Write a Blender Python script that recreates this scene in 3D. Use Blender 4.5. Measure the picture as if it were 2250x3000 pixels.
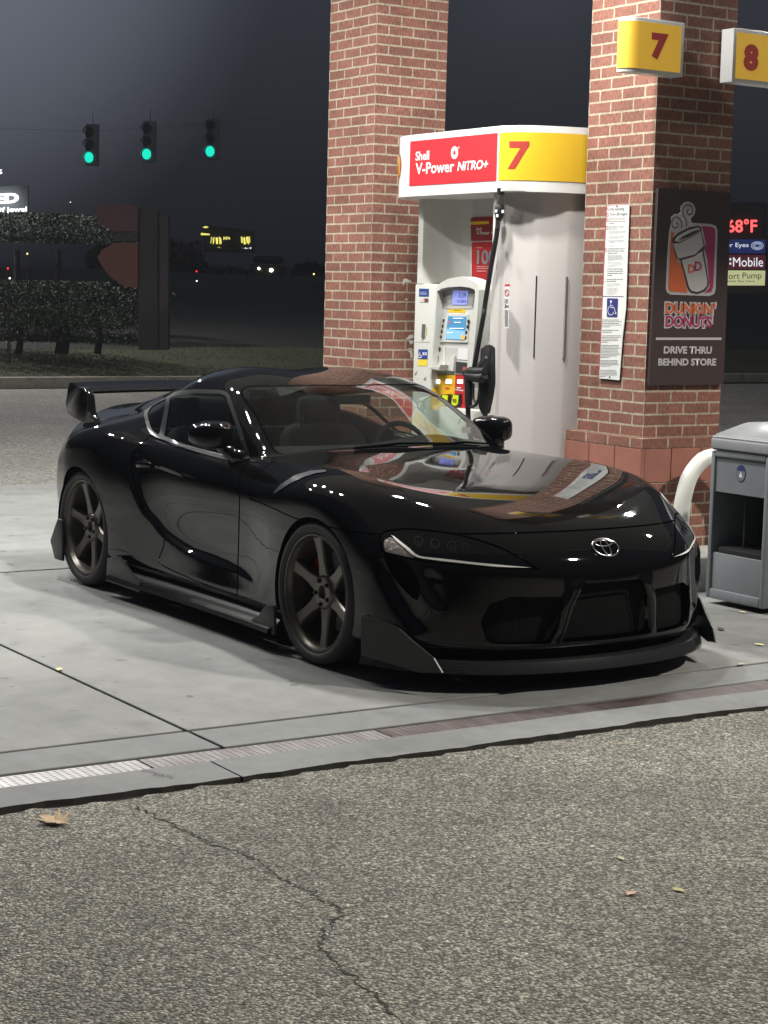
import bpy, bmesh, math, random
import numpy as np
from mathutils import Vector, Matrix
random.seed(7); RNG = np.random.default_rng(7)
SC = bpy.context.scene
for o in list(bpy.data.objects): bpy.data.objects.remove(o)
PI = math.pi
# ------------------------------------------------------------------ camera
F_PX, PITCH, YAW, ROLL = 5457.67, 0.11687, 2.56663, 0.02512
CAM = np.array([8.2699, -7.1394, 1.6477])
_f = np.array([math.cos(PITCH)*math.cos(YAW), math.cos(PITCH)*math.sin(YAW), -math.sin(PITCH)])
_r = np.cross(_f, [0, 0, 1]); _r /= np.linalg.norm(_r); _u = np.cross(_r, _f)
_c, _s = math.cos(ROLL), math.sin(ROLL)
CR, CU, CF = _c*_r + _s*_u, -_s*_r + _c*_u, _f
cd = bpy.data.cameras.new('camera'); cam = bpy.data.objects.new('camera', cd); SC.collection.objects.link(cam)
cd.sensor_fit = 'VERTICAL'; cd.sensor_height = 36.0; cd.lens = 36.0*F_PX/3000.0
cd.clip_start = 0.05; cd.clip_end = 3000
cam.matrix_world = Matrix(((CR[0], CU[0], -CF[0], CAM[0]), (CR[1], CU[1], -CF[1], CAM[1]), (CR[2], CU[2], -CF[2], CAM[2]), (0, 0, 0, 1)))
SC.camera = cam
def ray(u, v):
    "direction through a pixel of the 2250x3000 photograph (used to survey where distant things stand)"
    return CF + CR*(u-1125)/F_PX - CU*(v-1500)/F_PX
def at(u, v, d):
    r = ray(u, v); h = math.hypot(r[0], r[1]); return CAM + r*(d/h)
def on(u, v, ax, c):
    r = ray(u, v); return CAM + r*((c-CAM[ax])/r[ax])
# ------------------------------------------------------------------ world, exposure
SC.view_settings.view_transform = 'Standard'; SC.view_settings.look = 'None'
SC.view_settings.exposure = 0.0; SC.view_settings.gamma = 1.0
SC.cycles.use_denoising = True
SC.cycles.max_bounces = 8; SC.cycles.diffuse_bounces = 3; SC.cycles.glossy_bounces = 5; SC.cycles.transmission_bounces = 6
SC.cycles.transparent_max_bounces = 12; SC.cycles.caustics_reflective = False; SC.cycles.caustics_refractive = False
SC.cycles.sample_clamp_indirect = 6.0
W = bpy.data.worlds.new('World'); SC.world = W; W.use_nodes = True
nt = W.node_tree; nt.nodes.clear()
wo = nt.nodes.new('ShaderNodeOutputWorld'); bg = nt.nodes.new('ShaderNodeBackground'); sky = nt.nodes.new('ShaderNodeTexSky')
sky.sky_type = 'NISHITA'; sky.sun_disc = False; sky.sun_elevation = math.radians(-3.0); sky.sun_rotation = math.radians(300)
sky.air_density = 1.0; sky.dust_density = 3.0
mixn = nt.nodes.new('ShaderNodeMixRGB'); mixn.inputs[0].default_value = 0.9
wtc = nt.nodes.new('ShaderNodeTexCoord'); wsp = nt.nodes.new('ShaderNodeSeparateXYZ'); wr = nt.nodes.new('ShaderNodeValToRGB')   # night sky, lighter higher up
nt.links.new(wtc.outputs['Generated'], wsp.inputs[0]); nt.links.new(wsp.outputs[2], wr.inputs[0]); nt.links.new(wr.outputs[0], mixn.inputs[2])
_e = wr.color_ramp.elements; _e[0].position = 0.0; _e[0].color = (.06, .07, .108, 1); _e[1].position = .20; _e[1].color = (.36, .40, .53, 1); _x = _e.new(.06); _x.color = (.115, .13, .19, 1); _x = _e.new(1.); _x.color = (.7, .73, .88, 1)
_gd = CF+CR*(-330-1125)/F_PX-CU*(-330-1500)/F_PX; _gd /= np.linalg.norm(_gd)      # lamp glare at upper left, painted into the sky as a soft glow
wdp = nt.nodes.new('ShaderNodeVectorMath'); wdp.operation = 'DOT_PRODUCT'; wdp.inputs[1].default_value = tuple(_gd); nt.links.new(wtc.outputs['Generated'], wdp.inputs[0])
wgl = nt.nodes.new('ShaderNodeValToRGB'); wgl.color_ramp.interpolation = 'EASE'; wgl.color_ramp.elements[0].position = .980; wgl.color_ramp.elements[0].color = (0, 0, 0, 1); wgl.color_ramp.elements[1].position = 1.; wgl.color_ramp.elements[1].color = (1.1, 1.22, 1.5, 1)
nt.links.new(wdp.outputs['Value'], wgl.inputs[0]); wad = nt.nodes.new('ShaderNodeMixRGB'); wad.blend_type = 'ADD'; wad.inputs[0].default_value = 1.; nt.links.new(mixn.outputs[0], wad.inputs[1]); nt.links.new(wgl.outputs[0], wad.inputs[2])
nt.links.new(sky.outputs[0], mixn.inputs[1]); nt.links.new(wad.outputs[0], bg.inputs[0]); bg.inputs[1].default_value = 0.088
nt.links.new(bg.outputs[0], wo.inputs[0])
# ------------------------------------------------------------------ canopy lamps (the lit lamps of the forecourt)
def lamp(name, loc, power, size, color=(1, 0.99, 0.95), spread=180):
    l = bpy.data.lights.new(name, 'AREA'); l.shape = 'DISK'; l.size = size; l.energy = power; l.color = color
    l.spread = math.radians(spread)
    o = bpy.data.objects.new(name, l); SC.collection.objects.link(o); o.location = loc; return o
CANOPY_Z = 4.75
LAMPS = [(.2, -1.6, .42), (-.6, -1.6, .5), (-3.7, -2.7, .42), (-4.8, -2.7, .38), (-1.5, -3.8, .2), (-2.4, -3.8, .2), (-5.7, -4.6, .4), (-1.5, 3.4, .4), (-2.4, 3.4, .4), (.9, 3.4, .2), (-5.0, 3.4, .4), (-5.9, 3.4, .4)]
for (x, y, k) in LAMPS: lamp('canopy_lamp', (x, y, CANOPY_Z-0.07), 300*k, 0.24)
def aim(o, t): o.rotation_euler = (Vector(t)-o.location).to_track_quat('-Z', 'Y').to_euler(); return o
aim(lamp('lot_lamp', (7.5, 3.5, 8.5), 1200, 0.5, (1, .95, .84)), (5.5, -1.5, 0))
aim(lamp('lot_lamp', (-27, 3.8, 8.5), 1050, 0.45, (1, .97, .92)), (-20, 5, 0))
# ------------------------------------------------------------------ helpers
def lin(c): return tuple(((v/255)/12.92 if v/255 <= .04045 else ((v/255+.055)/1.055)**2.4) for v in c)
MATS = {}
def mat(name, col, rough=.6, metal=0., ior=None, coat=0., emit=None, estr=1., trans=0., srgb=True, spec=None, noise=None, bump=None):
    if name in MATS: return MATS[name]
    m = bpy.data.materials.new(name); m.use_nodes = True; n = m.node_tree; b = n.nodes['Principled BSDF']
    c = lin(col) if srgb else col
    b.inputs['Base Color'].default_value = (*c, 1); b.inputs['Roughness'].default_value = rough; b.inputs['Metallic'].default_value = metal
    if ior: b.inputs['IOR'].default_value = ior
    if spec is not None: b.inputs['Specular IOR Level'].default_value = spec
    if coat: b.inputs['Coat Weight'].default_value = coat; b.inputs['Coat Roughness'].default_value = .02
    if emit: b.inputs['Emission Color'].default_value = (*lin(emit), 1); b.inputs['Emission Strength'].default_value = estr
    if trans: b.inputs['Transmission Weight'].default_value = trans
    if noise or bump:
        tc = n.nodes.new('ShaderNodeTexCoord'); nz = n.nodes.new('ShaderNodeTexNoise'); nz.inputs['Scale'].default_value = (noise or bump)[0]
        nz.inputs['Detail'].default_value = 6; n.links.new(tc.outputs['Object'], nz.inputs['Vector'])
        if noise:
            r = n.nodes.new('ShaderNodeValToRGB'); k = noise[1]
            r.color_ramp.elements[0].position = .3; r.color_ramp.elements[1].position = .72
            r.color_ramp.elements[0].color = (*[v*(1-k) for v in c], 1); r.color_ramp.elements[1].color = (*[min(1, v*(1+k)) for v in c], 1)
            n.links.new(nz.outputs['Fac'], r.inputs[0]); n.links.new(r.outputs[0], b.inputs['Base Color'])
        if bump:
            bp = n.nodes.new('ShaderNodeBump'); bp.inputs['Strength'].default_value = bump[1]; bp.inputs['Distance'].default_value = .01
            n.links.new(nz.outputs['Fac'], bp.inputs['Height']); n.links.new(bp.outputs[0], b.inputs['Normal'])
    MATS[name] = m; return m
def link(o): SC.collection.objects.link(o); return o
def tag(o, label=None, cat=None, group=None, kind=None):
    if label: o['label'] = label
    if cat: o['category'] = cat
    if group: o['group'] = group
    if kind: o['kind'] = kind
    return o
def thing(name, label, cat, loc=(0, 0, 0), rz=0, group=None):
    o = link(bpy.data.objects.new(name, None)); o.location = loc; o.rotation_euler = (0, 0, rz); o.empty_display_size = .1
    return tag(o, label, cat, group)
def obj(name, bm, m, parent=None, smooth=False, ang=35):
    me = bpy.data.meshes.new(name); bmesh.ops.recalc_face_normals(bm, faces=bm.faces[:]); bm.to_mesh(me); bm.free()
    for k in (m if isinstance(m, (list, tuple)) else [m]): me.materials.append(k)
    if smooth:
        me.polygons.foreach_set('use_smooth', [True]*len(me.polygons))
        try: me.set_sharp_from_angle(angle=math.radians(ang))
        except Exception: pass
    o = link(bpy.data.objects.new(name, me))
    if parent: o.parent = parent
    return o
def meshobj(name, V, F, m, parent=None, smooth=False, N=None):
    me = bpy.data.meshes.new(name); me.from_pydata([tuple(v) for v in V], [], [tuple(int(i) for i in f) for f in F])
    me.materials.append(m); me.update()
    if smooth or N is not None: me.polygons.foreach_set('use_smooth', [True]*len(me.polygons))
    if N is not None: me.normals_split_custom_set_from_vertices([tuple(n) for n in N])
    o = link(bpy.data.objects.new(name, me))
    if parent: o.parent = parent
    return o
def box(bm, x0, x1, y0, y1, z0, z1, bev=0, mi=0, seg=2):
    vs = [bm.verts.new(p) for p in ((x0, y0, z0), (x1, y0, z0), (x1, y1, z0), (x0, y1, z0), (x0, y0, z1), (x1, y0, z1), (x1, y1, z1), (x0, y1, z1))]
    fs = [bm.faces.new([vs[i] for i in f]) for f in ((3, 2, 1, 0), (4, 5, 6, 7), (0, 1, 5, 4), (1, 2, 6, 5), (2, 3, 7, 6), (3, 0, 4, 7))]
    for f in fs: f.material_index = mi
    if bev: bmesh.ops.bevel(bm, geom=list({e for f in fs for e in f.edges}), offset=bev, segments=seg, affect='EDGES', profile=.5)
    return vs
def BM(): return bmesh.new()
def bx(name, m, parent, *a, **k):
    bm = BM(); box(bm, *a, **k); return obj(name, bm, m, parent, smooth=bool(k.get('bev')))
def prism(bm, pts, lo, hi, ax='y', mi=0, M=None, bev=0):
    "extrude a 2D outline. ax='y': pts (x,z); ax='x': pts (y,z); ax='z': pts (x,y)"
    def P(p, h):
        v = {'y': (p[0], h, p[1]), 'x': (h, p[0], p[1]), 'z': (p[0], p[1], h)}[ax]
        return M @ Vector(v) if M else Vector(v)
    a = [bm.verts.new(P(p, lo)) for p in pts]; b = [bm.verts.new(P(p, hi)) for p in pts]; n = len(pts); fs = []
    fs.append(bm.faces.new(a[::-1])); fs.append(bm.faces.new(b))
    for i in range(n): fs.append(bm.faces.new([a[i], a[(i+1) % n], b[(i+1) % n], b[i]]))
    for f in fs: f.material_index = mi
    if bev: bmesh.ops.bevel(bm, geom=list({e for f in fs[:2] for e in f.edges}), offset=bev, segments=2, affect='EDGES', profile=.5)
    return fs
def tube(bm, pts, r, seg=12, cap=True):
    P = [Vector(p) for p in pts]; R = r if isinstance(r, (list, tuple)) else [r]*len(P); rings = []; up = None
    for i, p in enumerate(P):
        t = (P[min(i+1, len(P)-1)]-P[max(i-1, 0)]).normalized()
        if up is None: up = t.orthogonal().normalized()
        up = (up - t*up.dot(t)).normalized(); s = t.cross(up)
        rings.append([bm.verts.new(p + (up*math.cos(2*PI*k/seg)+s*math.sin(2*PI*k/seg))*R[i]) for k in range(seg)])
    for a, b in zip(rings, rings[1:]):
        for k in range(seg): bm.faces.new([a[k], a[(k+1) % seg], b[(k+1) % seg], b[k]])
    if cap: bm.faces.new(rings[0][::-1]); bm.faces.new(rings[-1])
def lathe(bm, prof, seg=48, ax='y', c=(0, 0, 0), closed=False):
    "revolve (radius, height) profile about an axis"
    rings = []
    for (r, h) in prof:
        ring = []
        for k in range(seg):
            a = 2*PI*k/seg; p = (r*math.cos(a), r*math.sin(a))
            ring.append(bm.verts.new(((p[0]+c[0], h+c[1], p[1]+c[2]) if ax == 'y' else (p[0]+c[0], p[1]+c[1], h+c[2]))))
        rings.append(ring)
    R = rings + ([rings[0]] if closed else [])
    for a, b in zip(R, R[1:]):
        for k in range(seg): bm.faces.new([a[k], a[(k+1) % seg], b[(k+1) % seg], b[k]])
    return rings
def spline(pts, n=8, closed=False):
    P = [np.array(p, float) for p in pts]; N = len(P); out = []
    for i in range(N if closed else N-1):
        g = (lambda k: P[k % N]) if closed else (lambda k: P[min(max(k, 0), N-1)])
        a, b, c, d = g(i-1), g(i), g(i+1), g(i+2)
        for k in range(n):
            t = k/n; out.append(.5*((2*b)+(c-a)*t+(2*a-5*b+4*c-d)*t*t+(3*b-a-3*c+d)*t**3))
    if not closed: out.append(P[-1])
    return [tuple(p) for p in out]
def text(name, body, size, o, right, up, m, parent=None, ext=.002, bold=0., shear=0., xs=1., align='CENTER', space=1.0):
    "flat lettering, origin o, along 'right', upright along 'up'"
    cu = bpy.data.curves.new(name, 'FONT'); cu.body = body; cu.size = size; cu.extrude = ext; cu.offset = bold; cu.shear = shear
    cu.align_x = align; cu.align_y = 'CENTER'; cu.resolution_u = 4; cu.space_character = space
    t = bpy.data.objects.new(name, cu); link(t)
    me = bpy.data.meshes.new_from_object(t.evaluated_get(bpy.context.evaluated_depsgraph_get())); bpy.data.objects.remove(t)
    R = Vector(right).normalized(); U = Vector(up).normalized(); Nn = R.cross(U)
    M = Matrix(((R.x*xs, U.x, Nn.x, o[0]), (R.y*xs, U.y, Nn.y, o[1]), (R.z*xs, U.z, Nn.z, o[2]), (0, 0, 0, 1)))
    me.transform(M); me.materials.clear(); me.materials.append(m); me.name = name
    ob = link(bpy.data.objects.new(name, me))
    if parent: ob.parent = parent
    return ob
def sdf(P, poly):
    "signed distance of points to a closed polygon, negative inside"
    P = np.asarray(P, float); Q = np.asarray(poly, float); d = np.full(len(P), 1e9); ins = np.zeros(len(P), bool)
    for a, b in zip(Q, np.roll(Q, -1, 0)):
        e = b-a; w = P-a; t = np.clip((w@e)/max(e@e, 1e-12), 0, 1); r = w-t[:, None]*e; d = np.minimum(d, (r*r).sum(1))
        c1 = (P[:, 1] >= a[1]) & (P[:, 1] < b[1]) & (e[0]*w[:, 1] < e[1]*w[:, 0])
        c2 = (P[:, 1] < a[1]) & (P[:, 1] >= b[1]) & (e[0]*w[:, 1] > e[1]*w[:, 0])
        ins ^= (c1 | c2)
    d = np.sqrt(d); return np.where(ins, -d, d)
# ------------------------------------------------------------------ ground
def ground_mat(name, base, scales, spots=None, grit=None, rough=.85, bump=.3, bdist=.004, streak=None, coarse=None, shade_grime=None):
    m = bpy.data.materials.new(name); m.use_nodes = True; n = m.node_tree; b = n.nodes['Principled BSDF']; b.inputs['Roughness'].default_value = rough
    tc = n.nodes.new('ShaderNodeTexCoord'); L = n.links
    def noise(s, d=5, r=.6, vec=None):
        z = n.nodes.new('ShaderNodeTexNoise'); z.inputs['Scale'].default_value = s; z.inputs['Detail'].default_value = d; z.inputs['Roughness'].default_value = r
        L.new(vec or tc.outputs['Object'], z.inputs['Vector']); return z.outputs['Fac']
    def ramp(src, stops):
        r = n.nodes.new('ShaderNodeValToRGB'); e = r.color_ramp.elements
        while len(e) < len(stops): e.new(.5)
        for k, (p, c) in zip(e, stops): k.position = p; k.color = (c, c, c, 1) if not isinstance(c, tuple) else (*c, 1)
        L.new(src, r.inputs[0]); return r.outputs[0]
    def mul(a, bb):
        x = n.nodes.new('ShaderNodeMixRGB'); x.blend_type = 'MULTIPLY'; x.inputs[0].default_value = 1; L.new(a, x.inputs[1]); L.new(bb, x.inputs[2]); return x.outputs[0]
    col = ramp(noise(scales[0]), [(.3, tuple(v*.82 for v in base)), (.7, tuple(min(1, v*1.14) for v in base))])
    col = mul(col, ramp(noise(scales[1], 8, .7), [(.3, .86), (.7, 1.1)]))
    if spots:
        for (s, lo, hi, k) in spots: col = mul(col, ramp(noise(s, 3, .5), [(lo, k), (hi, 1.)]))
    for (gx, gy, rx, ry, k) in (shade_grime or ()):
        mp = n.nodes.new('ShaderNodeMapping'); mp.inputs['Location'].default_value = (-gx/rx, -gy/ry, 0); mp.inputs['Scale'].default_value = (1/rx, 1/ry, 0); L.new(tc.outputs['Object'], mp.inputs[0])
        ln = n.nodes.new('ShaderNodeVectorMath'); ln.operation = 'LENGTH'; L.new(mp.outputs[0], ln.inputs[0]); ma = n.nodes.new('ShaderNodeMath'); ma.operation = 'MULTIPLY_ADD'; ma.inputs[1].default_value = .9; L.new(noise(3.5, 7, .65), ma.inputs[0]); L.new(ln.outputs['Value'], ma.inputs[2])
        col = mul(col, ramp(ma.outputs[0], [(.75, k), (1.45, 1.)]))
    h = None
    if grit:
        v = n.nodes.new('ShaderNodeTexVoronoi'); v.inputs['Scale'].default_value = grit[0]; L.new(tc.outputs['Object'], v.inputs['Vector'])
        bw = n.nodes.new('ShaderNodeSeparateColor'); L.new(v.outputs['Color'], bw.inputs[0])
        col = mul(col, ramp(bw.outputs[0], [(0., grit[1]), (.55, 1.), (1., grit[2])]))
        dk = ramp(v.outputs['Distance'], [(.35, 1.), (.75, grit[3])]); col = mul(col, dk); h = v.outputs['Distance']
        if coarse:
            v2 = n.nodes.new('ShaderNodeTexVoronoi'); v2.inputs['Scale'].default_value = coarse; L.new(tc.outputs['Object'], v2.inputs['Vector'])
            b2 = n.nodes.new('ShaderNodeSeparateColor'); L.new(v2.outputs['Color'], b2.inputs[0]); col = mul(col, ramp(b2.outputs[1], [(0., .75), (.6, 1.), (.95, 1.2), (1., 1.7)]))
    L.new(col, b.inputs['Base Color'])
    bp = n.nodes.new('ShaderNodeBump'); bp.inputs['Strength'].default_value = bump; bp.inputs['Distance'].default_value = bdist
    if h is not None: bp.invert = True
    L.new(h if h is not None else noise(90, 4), bp.inputs['Height']); L.new(bp.outputs[0], b.inputs['Normal']); return m
CONC = ground_mat('concrete', (.222, .225, .218), (.9, 6), [(2.2, .36, .46, .88), (6, .28, .34, .55), (.45, .35, .6, .90), (14, .26, .30, .5), (30, .25, .29, .5), (1.1, .30, .36, .84)], shade_grime=[(1.5, -.5, 1.5, 1.3, .55), (.3, -2.0, 2.6, .45, .7)], rough=.75, bump=.25, bdist=.002)  # bin zone: weak light darkened into the colour; strip under the car: oily grime
CONC2 = ground_mat('channel_concrete', (.185, .19, .19), (1.4, 9), [(3, .3, .42, .8)], rough=.8, bump=.25, bdist=.002)
ASPH = ground_mat('asphalt', (.262, .250, .208), (.8, 3.5), [(.5, .35, .55, .78), (1.3, .33, .42, .82), (5, .28, .36, .8)], (115, .32, 1.9, .35), .8, 1., .006, coarse=70)
ASPH2 = ground_mat('worn_asphalt', (.31, .30, .27), (.25, 1.2), [(.12, .35, .5, .8)], (40, .6, 1.4, .6), .85, .5, .008)
DARK = mat('joint_dark', (.012, .011, .010), .9, srgb=False)
def struct(name, bm, m, smooth=False): return tag(obj(name, bm, m, None, smooth), kind='structure')
bm = BM(); box(bm, -400, 400, -400, 400, -1.2, -.06); struct('ground', bm, mat('bare_ground', (.06, .06, .055), .9, srgb=False))
def jag(x, a, s): return x+a*(math.sin(s*7.1)+.6*math.sin(s*17.3+1)+.5*math.sin(s*41+2)+.35*math.sin(s*83))
# forecourt slabs, each a bevelled plate over a dark bed
bm = BM(); box(bm, -6.2, 2.83, -40, 30, -.055, -.022); struct('joint_bed', bm, DARK)
bm = BM(); bmS = BM(); J = .0095
ys = [-40, -28, -16, -10.02, -4.02, .8, 6.8, 30]; xs = [-6.2, -1.805, 2.135, 2.425]
for i in range(3):
    for y0, y1 in zip(ys, ys[1:]):
        if i == 2: bm, bm_k = bmS, bm
        box(bm, xs[i]+(J*1.5 if i else 0), xs[i+1]-(J*1.5 if i < 2 else .006), y0+J*.8, y1-J*.8, -.04, random.uniform(-.001, .001), bev=.005)
        if i == 2: bm = bm_k
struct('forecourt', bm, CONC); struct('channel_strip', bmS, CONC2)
bm = BM(); yy = np.arange(-40, 30.01, .045)
for a0, a1 in ((-40, -10.0), (-9.992, -4.158), (-4.15, 2.0), (2.008, 30)):
    q = [a0]+[y for y in yy if a0+.01 < y < a1-.01]+[a1]; top = [bm.verts.new((2.578, y, .0)) for y in q]; ed = [bm.verts.new((jag(2.806, .006, y)+(-.02*max(0, math.sin(y*2.3+.5))**6), y, -.002)) for y in q]
    lo = [bm.verts.new((v.co.x+.004, v.co.y, -.05)) for v in ed]; li = [bm.verts.new((2.578, y, -.05)) for y in q]
    for A_, B_ in ((top, ed), (ed, lo), (li, top)):
        for i in range(len(q)-1): bm.faces.new([A_[i], A_[i+1], B_[i+1], B_[i]]).material_index = int(A_ is ed)
struct('channel_edge', bm, [CONC2, mat('broken_edge_dirt', (.035, .032, .026), .95, srgb=False)])
bm = BM(); q = list(np.arange(-40, 30.01, .04)); e0 = [bm.verts.new((2.835+.026*abs(math.sin(y*1.7))*abs(math.sin(y*5.3+1))+.010*math.sin(y*31)+.008*math.sin(y*63), y, -.010)) for y in q]; e1 = [bm.verts.new((3.2, y, -.006)) for y in q]; e2 = [bm.verts.new((60, y, -.006)) for y in q]; e3 = [bm.verts.new((v.co.x-.004, v.co.y, -.05)) for v in e0]
for A_, B_ in ((e3, e0), (e0, e1), (e1, e2)):
    for i in range(len(q)-1): bm.faces.new([A_[i], A_[i+1], B_[i+1], B_[i]])
struct('road', bm, ASPH)
bm = BM(); box(bm, -19.9, -6.21, -60, 60, -.08, -.012); struct('back_road', bm, ASPH2)
# cracks in the asphalt
def crack(name, pts, w, z):
    bm = BM(); P = spline(pts, 16); l = []; r = []
    for i, (x, y) in enumerate(P):
        a = np.array(P[max(i-1, 0)]); b = np.array(P[min(i+1, len(P)-1)]); t = (b-a)/np.linalg.norm(b-a); n_ = np.array([-t[1], t[0]])
        k = w*(.15+1.1*random.random()**1.5)*(1 if 2 < i < len(P)-3 else .3); j = random.gauss(0, .007)
        l.append(bm.verts.new((x+n_[0]*(k+j), y+n_[1]*(k+j), z))); r.append(bm.verts.new((x-n_[0]*(k-j), y-n_[1]*(k-j), z)))
    for i in range(len(P)-1): bm.faces.new([l[i], l[i+1], r[i+1], r[i]])
    return tag(obj(name, bm, mat('crack_dark', (.024, .023, .020), .9, srgb=False)), kind='structure')
crack('road_crack', [(2.93, -4.62), (3.19, -4.61), (3.42, -4.60), (3.62, -4.56), (3.80, -4.575), (3.96, -4.57), (4.15, -4.58), (4.25, -4.68), (4.36, -4.76), (4.59, -4.81), (4.81, -4.84), (5.2, -4.9)], .0062, -.0045)
crack('channel_crack', [(2.585, -4.42), (2.63, -4.40), (2.66, -4.405), (2.70, -4.375), (2.735, -4.37)], .004, .003)
# drain channel: perforated covers lying in the channel
def grate_mat(k, base, rust):
    m = bpy.data.materials.new(f'grate_{k}'); m.use_nodes = True; n = m.node_tree; b = n.nodes['Principled BSDF']; L = n.links
    b.inputs['Roughness'].default_value = .5; b.inputs['Metallic'].default_value = .35
    tc = n.nodes.new('ShaderNodeTexCoord'); sp = n.nodes.new('ShaderNodeSeparateXYZ'); L.new(tc.outputs['Object'], sp.inputs[0])
    def M_(op, a, bb=None):
        x = n.nodes.new('ShaderNodeMath'); x.operation = op
        for i, v in enumerate((a, bb)):
            if v is None: continue
            if isinstance(v, (int, float)): x.inputs[i].default_value = v
            else: L.new(v, x.inputs[i])
        return x.outputs[0]
    P = .021
    fx = M_('SUBTRACT', M_('FRACT', M_('DIVIDE', sp.outputs[0], P)), .5); fy = M_('SUBTRACT', M_('FRACT', M_('DIVIDE', sp.outputs[1], P*1.35)), .5)
    d = M_('ADD', M_('MULTIPLY', fx, fx), M_('MULTIPLY', fy, fy)); hole = M_('LESS_THAN', d, .052)
    nz = n.nodes.new('ShaderNodeTexNoise'); nz.inputs['Scale'].default_value = 5; nz.inputs['Detail'].default_value = 6; mp = n.nodes.new('ShaderNodeMapping'); mp.inputs['Scale'].default_value = (1, 3, 1); L.new(tc.outputs['Object'], mp.inputs[0]); L.new(mp.outputs[0], nz.inputs['Vector'])
    r = n.nodes.new('ShaderNodeValToRGB'); r.color_ramp.elements[0].position = .35; r.color_ramp.elements[1].position = .62; r.color_ramp.elements[0].color = (*rust, 1); r.color_ramp.elements[1].color = (*base, 1); L.new(nz.outputs['Fac'], r.inputs[0])
    mx = n.nodes.new('ShaderNodeMixRGB'); L.new(hole, mx.inputs[0]); L.new(r.outputs[0], mx.inputs[1]); mx.inputs[2].default_value = (.004, .004, .004, 1); L.new(mx.outputs[0], b.inputs['Base Color']); return m
GD = [('left end of the row, bright galvanised', (.50, .49, .515), (.40, .39, .41)), ('clean pale', (.42, .41, .42), (.30, .28, .28)), ('second from the bright end, dull', (.28, .26, .262), (.18, .155, .152)), ('rust streaked', (.15, .118, .115), (.085, .06, .055)), ('darkest rusty', (.10, .065, .06), (.055, .035, .03)), ('purple grey', (.17, .145, .145), (.10, .075, .075)), ('light dusty', (.36, .31, .31), (.2, .16, .16))]
GL = ['bright galvanised drain cover at the left edge of the photo', 'clean pale drain cover left of the slab joint by the broken corner', 'dull grey drain cover with a white scrape at the slab joint', 'rust streaked drain cover in front of the car wheel side', 'darkest rusty drain cover in front of the car lip, one end lifted', 'purple grey dusty drain cover right of the lifted dark one', 'light dusty drain cover near the waste bin side']
edges = [-6.37, -5.37, -4.365, -3.375, -2.355, -1.34, -.33, .68]
for k in range(7):
    y0, y1 = edges[k]+.004, edges[k+1]-.004; bm = BM(); tl = .006 if k == 4 else 0
    box(bm, -.068, .068, -(y1-y0)/2, (y1-y0)/2, -.012, 0, bev=.0015)
    o = obj('drain_cover', bm, grate_mat(k, GD[k][1], GD[k][2])); o.location = (2.502, (y0+y1)/2, -.004); o.rotation_euler = (tl*1.2, 0, 0)
    tag(o, GL[k], 'drain cover', 'covers of the drain channel')
bm = BM(); box(bm, 2.425, 2.578, 1.5, 30, -.02, -.012); struct('channel_floor', bm, DARK)
# pump island
bm = BM(); pl = spline([(.44, .02), (.44, .68), (.40, .76), (.3, .80), (-4.2, .80), (-4.3, .7), (-4.3, -.05), (-4.2, -.14), (.3, -.14), (.40, -.10)], 1, True)
prism(bm, pl, -.03, .2, 'z', bev=.02); obj_i = struct('pump_island', bm, ground_mat('island_paint', (.34, .335, .31), (2, 8), [(3, .35, .5, .6)], rough=.7), True)
# kerb and bank behind the back road
a0 = np.array([-19.9, 3.79]); kd = np.array([-.03, 1.0]); kd /= np.linalg.norm(kd); kn = np.array([-kd[1], kd[0]])
def kp(s, o): return a0+kd*s+kn*o
bm = BM()
for s0 in np.arange(-30, 30, 3.0):
    pts = [kp(s0+.01, 0), kp(s0+2.99, 0), kp(s0+2.99, .16), kp(s0+.01, .16)]; prism(bm, [tuple(p) for p in pts], -.02, .17, 'z', bev=.02)
struct('kerb', bm, ground_mat('kerb_concrete', (.42, .39, .33), (2, 9), [(3, .3, .45, .6)]), True)
GRASS = ground_mat('grass_turf', (.085, .092, .045), (.5, 4), [(.35, .40, .52, .9)], (60, .4, 1.6, .6), .95, 1., .02)
def bankz(o, s): return .15+.10*min(o, 4)+.06*max(0, min(o-4, 30))+.05*math.sin(o*1.3+s*.5)*min(1, o/2)
bm = BM(); S_ = list(np.arange(-60, 61, 1.5)); O_ = [.15, .5, 1, 1.6, 2.4, 3.5, 5, 7, 10, 15, 25, 45, 90, 200]
gr = [[bm.verts.new((*kp(s, o), bankz(o, s))) for o in O_] for s in S_]
for a, b in zip(gr, gr[1:]):
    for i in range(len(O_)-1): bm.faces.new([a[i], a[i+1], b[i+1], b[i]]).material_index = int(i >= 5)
struct('grass_bank', bm, [GRASS, mat('bank_shade', (.016, .016, .015), .95, srgb=False)], True)  # bank beyond the grass strip painted dark for the hedges' shade
bm = BM()
for i in range(9000):
    s = random.uniform(-9, 9); o = random.uniform(.2, 3.6); p = kp(s, o); z = bankz(o, s); a = random.uniform(0, PI); h = random.uniform(.02, .055)
    v = [bm.verts.new((p[0]+.006*math.cos(a), p[1]+.006*math.sin(a), z)), bm.verts.new((p[0]-.006*math.cos(a), p[1]-.006*math.sin(a), z)), bm.verts.new((p[0]+random.uniform(-.03, .03), p[1]+random.uniform(-.03, .03), z+h))]; bm.faces.new(v)
tag(obj('short_grass', bm, mat('grass_blade', (.08, .095, .042), .9, srgb=False)), kind='stuff')
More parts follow.
